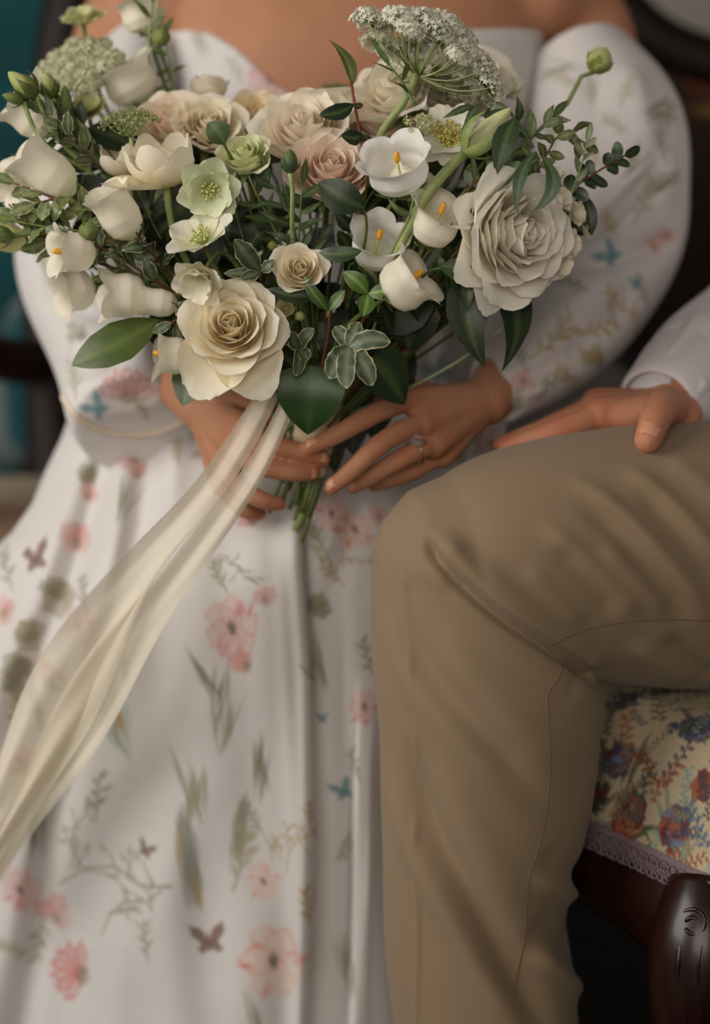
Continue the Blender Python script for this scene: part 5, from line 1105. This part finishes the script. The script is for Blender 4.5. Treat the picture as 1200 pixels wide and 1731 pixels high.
# ---- single leaves (base, tip, half width)
G_O = hexc('4b5a2b'); D_L = hexc('25331c'); M_G = hexc('41542a')
leaf('broad_leaf', 'broad olive leaf lying over the sleeve with the hem binding', (268, 540, 1.61), (121, 618, 1.60), 44, (-.1, .5, .85), bow=.10, side=-.10, fold=.10, shape='oval', c1=G_O, c2=hexc('5a6a34'))
leaf('broad_leaf', 'broad green leaf poking out under the cream rose', (352, 585, 1.60), (308, 686, 1.60), 40, (-.4, .2, .9), bow=.05, fold=.2, shape='oval', c1=hexc('43542b'), c2=hexc('55653a'))
leaf('broad_leaf', 'heart-shaped dark leaf hanging over the ribbon knot', (526, 618, 1.585), (520, 735, 1.60), 60, (.05, .55, .8), bow=.14, fold=.10, shape='heart', c1=hexc('2f4a24'), c2=hexc('3d5a30'))
leaf('broad_leaf', 'broad dark leaf above the knuckles of the ringed hand', (628, 604, 1.60), (684, 684, 1.615), 46, (.1, .4, .9), bow=.10, fold=.08, shape='heart', c1=hexc('26381c'))
for i, (b, t, w, kw) in enumerate([((788, 448, 1.60), (821, 622, 1.605), 34, dict(side=.10, bow=.06)), ((815, 442, 1.61), (847, 630, 1.615), 32, dict(side=-.22, bow=.05)), ((852, 488, 1.62), (894, 546, 1.63), 19, dict()), ((742, 450, 1.575), (800, 484, 1.58), 22, dict(side=-.15)), ((790, 462, 1.585), (790, 528, 1.585), 11, dict()),
                                 ((905, 256, 1.545), (876, 364, 1.54), 12, dict(side=.10)), ((915, 262, 1.545), (884, 370, 1.54), 14, dict(side=-.34)), ((870, 200, 1.56), (838, 298, 1.56), 22, dict(side=.05)), ((598, 176, 1.59), (539, 195, 1.585), 17, dict(side=-.15)), ((613, 228, 1.59), (576, 229, 1.585), 16, dict(side=-.2)),
                                 ((617, 352, 1.56), (538, 308, 1.555), 30, dict(side=-.05)), ((538, 425, 1.57), (612, 424, 1.565), 15, dict(side=.1)), ((548, 498, 1.57), (452, 488, 1.57), 15, dict(side=-.1)), ((380, 244, 1.575), (351, 207, 1.57), 22, dict(side=.1)), ((800, 345, 1.575), (812, 370, 1.57), 12, dict()),
                                 ((990, 330, 1.62), (1000, 398, 1.62), 14, dict()), ((240, 255, 1.63), (150, 215, 1.64), 30, dict()), ((205, 380, 1.64), (110, 300, 1.64), 40, dict()), ((460, 590, 1.59), (500, 622, 1.585), 22, dict()), ((330, 330, 1.63), (250, 420, 1.64), 36, dict()), ((440, 330, 1.63), (430, 430, 1.635), 38, dict()),
                                 ((700, 480, 1.61), (690, 590, 1.62), 52, dict()), ((600, 520, 1.62), (560, 620, 1.62), 46, dict()), ((740, 480, 1.60), (640, 560, 1.62), 44, dict()), ((380, 380, 1.63), (300, 470, 1.64), 40, dict()), ((560, 380, 1.61), (520, 470, 1.62), 34, dict()), ((600, 440, 1.60), (660, 560, 1.61), 30, dict()), ((260, 520, 1.63), (310, 610, 1.63), 40, dict()), ((780, 300, 1.60), (850, 270, 1.60), 30, dict()), ((800, 420, 1.62), (740, 400, 1.62), 30, dict())]):
    lb_ = ['straighter of two long dark leaves hanging below the white rose', 'more curved of two long dark leaves hanging below the white rose', 'short dark pointed leaf peeking out under the white rose', 'dark leaf tip beside the nodding bellflower', 'narrow dark leaf hanging in front of the long pointed leaves', 'straighter lance leaf crossing the petals of the white rose', 'curved lance leaf crossing the petals of the white rose', 'dark lance leaf beside the long striped bud', 'upper dark leaf on the red stem', 'lower dark triangular leaf on the red stem', 'dark leaf lying over the blush garden rose', 'dark oval leaf between spray rose and bellflower', 'dark leaf below the spray rose', 'green leaf beside the lime ranunculus', 'small dark leaf between bellflower and white rose', 'dark leaf hanging behind the stock florets'][i] if i < 16 else 'dark filler leaf deep between the blooms'
    o = leaf('pointed_leaf' if i < 16 else 'filler_leaf', lb_, b, t, w, (r4.uniform(-.3, .3), r4.uniform(.1, .5), .9), shape='lance' if i in (0, 1, 2, 4, 5, 6, 7) else 'oval', c1=[D_L, D_L, D_L, hexc('33452a'), hexc('3a4a30'), hexc('34462a'), hexc('34462a'), hexc('36482c'), hexc('1f2c1a'), hexc('1f2c1a'), hexc('2b3a26'), hexc('2e3f24'), hexc('1d2a18'), hexc('4c5e38'), hexc('2a3a20'), hexc('2a3a24')][i] if i < 16 else hexc('1f2b18'), m='leaf' if i >= 16 or i in (5, 6, 7, 13) else 'glossy_leaf', **{**dict(bow=.08, fold=.15), **kw}, **(dict(attach={8: (600, 178, 1.596), 9: (611, 232, 1.597)}[i]) if i in (8, 9) else {}))
    if i >= 16: o['group'] = 'filler leaves inside the bouquet'
for b, t, w in [((600, 610, 1.70), (596, 770, 1.695), 34), ((650, 620, 1.70), (630, 745, 1.70), 30), ((560, 640, 1.70), (566, 800, 1.70), 26), ((700, 590, 1.69), (650, 690, 1.70), 30)]:  # near-black leaves added to stand in for the shadow behind the hand
    leaf('filler_leaf', 'dark leaf added as shade behind the ringed hand', b, t, w, (0, .3, .9), m='leaf', c1=hexc('1c2617'))['group'] = 'leaves added as shade behind the ringed hand'
R5 = np.random.RandomState(4)
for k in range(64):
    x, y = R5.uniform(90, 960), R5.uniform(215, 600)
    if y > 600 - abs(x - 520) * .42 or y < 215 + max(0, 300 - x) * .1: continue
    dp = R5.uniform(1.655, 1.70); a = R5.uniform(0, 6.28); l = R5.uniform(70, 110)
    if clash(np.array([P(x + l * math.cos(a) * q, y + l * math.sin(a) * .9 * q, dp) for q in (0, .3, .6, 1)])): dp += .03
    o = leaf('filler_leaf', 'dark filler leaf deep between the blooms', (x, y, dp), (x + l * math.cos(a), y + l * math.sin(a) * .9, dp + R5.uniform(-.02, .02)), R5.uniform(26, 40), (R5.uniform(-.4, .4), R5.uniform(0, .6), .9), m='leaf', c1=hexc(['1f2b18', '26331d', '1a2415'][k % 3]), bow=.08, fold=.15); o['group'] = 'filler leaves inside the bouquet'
# leaves of the upright red twig
tw = thing('red_twig', P(608, 330, 1.60), 'thin upright red-brown twig with one long green leaf at its tip', 'foliage', GRP_L)
part('stem', *sweep(PC([(530, 700, 1.66), (600, 420, 1.62), (614, 320, 1.60), (609, 230, 1.595), (598, 170, 1.595), (594, 140, 1.60)], 26), np.linspace(.0018, .0011, 26), n=7), 'stem', tw, hexc('7a3a2c'))
part('leaf', *leafmesh(P(595, 145, 1.60), P(556, 67, 1.60), S(15), DV(.6, .1, .7), .0, .5, 'lance', hexc('6d7c48'), hexc('98a06a'), None, .16, 0, 3)[:2], 'leaf', tw, leafmesh(P(595, 145, 1.60), P(556, 67, 1.60), S(15), DV(.6, .1, .7), .0, .5, 'lance', hexc('6d7c48'), hexc('98a06a'), None, .16, 0, 3)[2])
# bright camellia-like trio and small shoot
def whorl(name, label, c, tips, w, c1, c2, c3=None, m='glossy_leaf', stemc=hexc('9a5a3c'), shape='oval', wave=.0, att=None):
    C = P(*c); o = thing(name, C, label, 'foliage', GRP_L)
    for k, t in enumerate(tips):
        v, f, cc = leafmesh(C, P(*t[:3]), S(t[3] if len(t) > 3 else w, c[2]), DV(r4.uniform(-.3, .3), r4.uniform(0, .5), 1), .10, .2, shape, c1 * r4.uniform(.85, 1.15), c2, c3, r4.uniform(-.1, .1), wave, nx(), 16); part('leaf', v, f, m, o, cc)
    part('stem', *sweep(curve([C, C + A(0, .015, -.012), (C + BIND) / 2 + A(0, .01, 0), BIND], 16), .0012, n=6), 'stem', o, stemc); return o
whorl('camellia_shoot', 'three bright glossy leaves on an orange-brown node', (622, 497, 1.57), [(579, 459, 1.565), (678, 502, 1.565), (613, 535, 1.56)], 16, hexc('4e6a2c'), hexc('7c9450'))
whorl('camellia_shoot', 'small green shoot with two leaves beside the glossy trio', (556, 526, 1.57), [(583, 490, 1.565, 12), (513, 466, 1.56, 11)], 12, hexc('4a6434'), hexc('70864a'))
VC, VE = hexc('46543c'), hexc('c2ba90')
whorl('variegated_shoot', 'whorl of cream-edged leaves hanging over the dark foliage', (590, 586, 1.555), [(556, 640, 1.55, 18), (586, 657, 1.545, 17), (630, 652, 1.55, 18), (660, 578, 1.55, 17), (606, 544, 1.56, 14), (566, 552, 1.565, 13)], 16, VC, hexc('6c785a'), VE, 'leaf', hexc('7a7a50'), 'round', .16)
whorl('variegated_shoot', 'cream-edged leaf cluster between hellebores and spray rose', (440, 458, 1.57), [(396, 404, 1.56, 20), (405, 472, 1.56, 11), (466, 440, 1.565, 12), (378, 462, 1.57, 10)], 14, VC, hexc('6c785a'), VE, 'leaf', hexc('6b4636'), 'oval', .14)
whorl('variegated_shoot', 'small cream-edged leaves between cream rose and heart-shaped leaf', (505, 590, 1.58), [(470, 562, 1.575, 12), (530, 555, 1.575, 12), (492, 560, 1.57, 11), (520, 610, 1.575, 12), (500, 636, 1.57, 11)], 12, hexc('46533a'), hexc('5c6a4a'), VE, 'leaf', hexc('6b4636'), 'round', .12)
# leafy twigs
RB = hexc('5e3327')
spray('pittosporum_twig', 'red-brown twig of cream-edged leaves crossing above the sideways bells', [(300, 500, 1.615), (240, 460, 1.60), (175, 420, 1.595), (120, 400, 1.60)], 10, 50, 25, RB, VC, hexc('6c785a'), VE, 'oval', wave=.18, seed=3, curl=.12, tip=True)
spray('pittosporum_twig', 'curly variegated twig under the slim serrated bell', [(230, 410, 1.63), (140, 350, 1.605), (80, 330, 1.60), (25, 310, 1.60)], 14, 42, 22, RB, hexc('6a7848'), hexc('8a9460'), hexc('b9ba84'), 'oval', wave=.2, seed=4, curl=.15)
spray('pittosporum_twig', 'variegated leaves around the round dark green bud', [(260, 440, 1.63), (180, 400, 1.61), (90, 385, 1.605), (30, 375, 1.61)], 13, 40, 20, hexc('6a7040'), hexc('66743f'), hexc('7f8a54'), hexc('aeb27a'), 'oval', wave=.2, seed=5, curl=.15)
spray('pittosporum_twig', 'variegated sprig between the fat buds and the slim serrated bell', [(230, 330, 1.64), (150, 262, 1.62), (110, 220, 1.61), (100, 190, 1.615)], 10, 44, 20, hexc('5a4a34'), hexc('586444'), hexc('747f58'), VE, 'oval', wave=.15, seed=6)
spray('pittosporum_twig', 'drooping cream-edged sprig between olive leaf and cream rose', [(330, 480, 1.60), (312, 530, 1.59), (290, 545, 1.59)], 5, 36, 18, RB, VC, hexc('6c785a'), VE, 'oval', wave=.18, seed=8)
spray('pittosporum_twig', 'olive variegated twig curling behind the sideways bells', [(250, 470, 1.64), (150, 440, 1.625), (70, 400, 1.62), (15, 345, 1.62)], 16, 48, 24, RB, hexc('5f6d42'), hexc('7f8a58'), hexc('a9ac76'), 'oval', wave=.2, seed=31, curl=.15)
spray('pittosporum_twig', 'thick variegated tuft between the closed bell and the slim bell', [(250, 400, 1.63), (170, 360, 1.605), (110, 335, 1.60), (60, 345, 1.60)], 16, 46, 24, RB, hexc('67753f'), hexc('87905a'), hexc('b4b582'), 'oval', wave=.22, seed=32, curl=.15, rnd_=.6)
spray('pittosporum_twig', 'cream-edged leaves between the closed bell and the red-brown twig', [(290, 470, 1.62), (250, 420, 1.60), (225, 385, 1.59), (215, 365, 1.59)], 9, 48, 24, RB, VC, hexc('6c785a'), VE, 'oval', wave=.2, seed=33, curl=.12, rnd_=.5)
spray('lisianthus_foliage', 'dark grey-green shoots under the plump bud', [(280, 400, 1.65), (170, 280, 1.635), (100, 240, 1.62), (70, 215, 1.62)], 14, 58, 20, hexc('59663f'), hexc('3a4630'), None, None, 'lance', seed=34)
spray('ruscus_twig', 'dark leafy twig between tulip and slim bell', [(330, 520, 1.66), (230, 330, 1.64), (170, 240, 1.64), (130, 200, 1.65)], 14, 56, 22, OLV, hexc('2b3820'), None, None, 'lance', seed=9)
spray('lisianthus_foliage', 'grey-green leafy stem between the fat buds', [(300, 480, 1.66), (180, 290, 1.63), (110, 220, 1.61), (60, 185, 1.605)], 10, 46, 15, hexc('59663f'), hexc('4c5a3a'), None, None, 'lance', seed=10)
spray('lisianthus_foliage', 'narrow green leaves around the upright dark bud', [(520, 520, 1.64), (500, 400, 1.60), (480, 340, 1.585), (445, 300, 1.575)], 14, 62, 15, hexc('5e6e44'), hexc('4a5c3c'), hexc('6a7a50'), None, 'lance', seed=11, curl=.2)
spray('lisianthus_foliage', 'small leaf tuft beside the stem of the upright dark bud', [(505, 420, 1.60), (508, 350, 1.58), (512, 310, 1.57)], 7, 46, 14, hexc('6a7a4c'), hexc('53663f'), None, None, 'lance', seed=12)
spray('lisianthus_foliage', 'green leaves along the stalk under the lime ranunculus', [(500, 480, 1.63), (455, 370, 1.60), (430, 320, 1.585), (420, 296, 1.58)], 9, 52, 15, hexc('7c8c54'), hexc('4a5c36'), None, None, 'lance', seed=13)
spray('bellflower_foliage', 'pale green leaves along the stalk between the bellflowers', [(640, 520, 1.60), (660, 430, 1.58), (690, 370, 1.57), (700, 330, 1.565)], 8, 60, 16, hexc('76864c'), hexc('5c6e3c'), hexc('7f8f58'), None, 'lance', seed=14, curl=.15)
spray('bellflower_foliage', 'light green leafy stem reaching toward the lone bud on the sleeve', [(790, 320, 1.59), (850, 270, 1.58), (905, 225, 1.59), (935, 195, 1.60)], 14, 44, 15, hexc('7f8c58'), hexc('5d6c42'), hexc('7d8a58'), None, 'lance', seed=15, curl=.12)
spray('bellflower_foliage', 'dark pointed leaves arching over the long striped bud', [(900, 250, 1.585), (870, 200, 1.58), (830, 170, 1.58), (800, 178, 1.58)], 5, 56, 15, hexc('54653c'), hexc('3d4e30'), None, None, 'lance', seed=16, tob=False)
spray('olive_shoot', 'small olive green leaves above the grey-green stock tips', [(880, 330, 1.61), (925, 260, 1.60), (950, 225, 1.60), (985, 240, 1.605)], 12, 34, 18, hexc('6b4636'), hexc('66703e'), hexc('868c58'), None, 'oval', seed=17)
spray('stock_tip', 'grey-green stock tip beside the small olive leaves', [(940, 420, 1.61), (965, 330, 1.60), (985, 270, 1.60), (992, 240, 1.60)], 12, 34, 13, hexc('8d9872'), hexc('7f8a66'), hexc('9aa27c'), None, 'oval', seed=18, spread=.6)
spray('huckleberry_twig', 'red twig with small round dark leaves reaching out over the sleeve', [(900, 380, 1.62), (960, 325, 1.61), (1010, 290, 1.61), (1056, 263, 1.61)], 6, 30, 20, hexc('7d3a2c'), hexc('33452a'), hexc('44563a'), None, 'round', m='glossy_leaf', seed=19, spread=1.15, rnd_=.15, wave=0, pair=True, t0=.3, dz=.2)
spray('huckleberry_twig', 'red twig with green leaves between the bellflower and white rose', [(720, 420, 1.61), (770, 370, 1.59), (800, 310, 1.585), (850, 290, 1.58)], 7, 42, 26, hexc('7d3a2c'), hexc('3f5228'), hexc('5c6e3c'), None, 'oval', m='glossy_leaf', seed=20, t0=.2)
spray('huckleberry_twig', 'dark green twig below the ruffled bellflower', [(690, 520, 1.62), (760, 440, 1.59), (790, 400, 1.585)], 7, 42, 24, hexc('6b3a2a'), hexc('2f4022'), hexc('4c5e34'), None, 'oval', m='glossy_leaf', seed=21, t0=.2)
spray('ruscus_twig', 'dark ruscus twig under the glossy trio', [(540, 660, 1.65), (600, 560, 1.615), (660, 500, 1.60), (700, 500, 1.60)], 10, 62, 28, OLV, hexc('222e1a'), None, None, 'oval', m='glossy_leaf', seed=22)
spray('ruscus_twig', 'dark ruscus twig behind the bellflowers', [(560, 600, 1.66), (600, 440, 1.62), (620, 340, 1.605), (640, 310, 1.60)], 12, 58, 26, OLV, hexc('27351d'), None, None, 'oval', m='glossy_leaf', seed=23)
spray('ruscus_twig', 'dark twig spreading under the nodding bellflower', [(560, 640, 1.66), (660, 560, 1.635), (740, 520, 1.62), (790, 500, 1.62)], 12, 60, 26, OLV, hexc('1f2b17'), None, None, 'oval', m='glossy_leaf', seed=24)
spray('ruscus_twig', 'dark twig in the gap between hellebores and spray rose', [(500, 620, 1.65), (440, 480, 1.62), (410, 400, 1.61), (400, 360, 1.61)], 12, 54, 24, OLV, hexc('222e1a'), None, None, 'oval', seed=25)
spray('ruscus_twig', 'dark twig in the hollow under the white tulip', [(480, 640, 1.66), (330, 470, 1.63), (270, 400, 1.62), (250, 360, 1.62)], 12, 56, 24, OLV, hexc('1f2a17'), None, None, 'oval', seed=26)
spray('leafy_stalk', 'upright green stalk with curled leaves before the bare shoulder', [(310, 300, 1.69), (258, 160, 1.70), (252, 60, 1.70), (258, 8, 1.70)], 7, 52, 11, hexc('8a9658'), hexc('5d6e3e'), None, None, 'lance', seed=27, t0=.35, curl=.3, spread=1.1)
spray('leafy_stalk', 'upright green stalk with small leaves near the ivory rosebud', [(330, 300, 1.70), (302, 180, 1.71), (285, 100, 1.71), (275, 40, 1.71)], 6, 40, 13, hexc('7d8a50'), hexc('5a6a3c'), None, None, 'lance', seed=28, t0=.3, curl=.2)
spray('leafy_twig', 'narrow leaves crossing the thick stem of the large umbel', [(700, 175, 1.59), (680, 140, 1.59), (660, 112, 1.59)], 3, 54, 11, hexc('66774a'), hexc('54653f'), None, None, 'lance', seed=29, tob=False)

# ---- ribbon: wrap round the stems and two long silk tails
rb = thing('ribbon', BIND, 'cream silk ribbon wrapped round the stems with two long trailing tails', 'ribbon')
wp_ = curve([P(533, 640, 1.65), P(531, 690, 1.662), P(524, 745, 1.668), P(514, 800, 1.672)], 30); mbw = MB(); mbw.add(*sweep(wp_, np.linspace(.0255, .0175, 30) * (1 + .03 * np.sin(np.arange(30) * 1.9)), n=28))
mbw.build('wrap', 'ribbon_wrap', rb)
def tail(ctr, wid, seed, name='tail', wob=.006):
    R = np.random.RandomState(seed); c = PC(ctr, 150); T = np.gradient(c, axis=0); T /= np.linalg.norm(T, axis=1)[:, None]
    s = np.linspace(-1, 1, 25); q = np.linspace(0, 1, 150); w = cspl(np.linspace(0, 1, len(wid)), [S(x, 1.65) for x in wid], q)
    sd = np.cross(T, -FW); sd /= np.linalg.norm(sd, axis=1)[:, None]
    dep = wob * (np.sin(s[None] * 3.1 + q[:, None] * 5 + R.uniform(0, 6)) * (.4 + q[:, None]) + .6 * np.sin(s[None] * 6.3 - q[:, None] * 9 + R.uniform(0, 6)) * q[:, None])
    v = c[:, None] + sd[:, None] * (s[None] * w[:, None])[..., None] - FW * dep[..., None]; part(name, v.reshape(-1, 3), gridf(150, 25), 'ribbon', rb)
tail([(462, 650, 1.615), (440, 690, 1.605), (405, 750, 1.605), (350, 830, 1.61), (265, 925, 1.63), (170, 1060, 1.66), (90, 1210, 1.69), (10, 1370, 1.73), (-60, 1500, 1.77)], [16, 24, 26, 36, 58, 66, 52, 44, 40], 1)
tail([(492, 668, 1.60), (470, 720, 1.595), (428, 800, 1.595), (372, 880, 1.605), (300, 975, 1.63), (215, 1090, 1.66), (130, 1230, 1.69), (40, 1375, 1.73), (-40, 1500, 1.77)], [12, 18, 24, 30, 44, 50, 40, 30, 30], 2, wob=.005)
part('loop', *sweep(PC([(462, 652, 1.618), (470, 640, 1.625), (500, 650, 1.628), (500, 672, 1.612), (488, 676, 1.605)], 30), .003, .009, n=10), 'ribbon', rb)
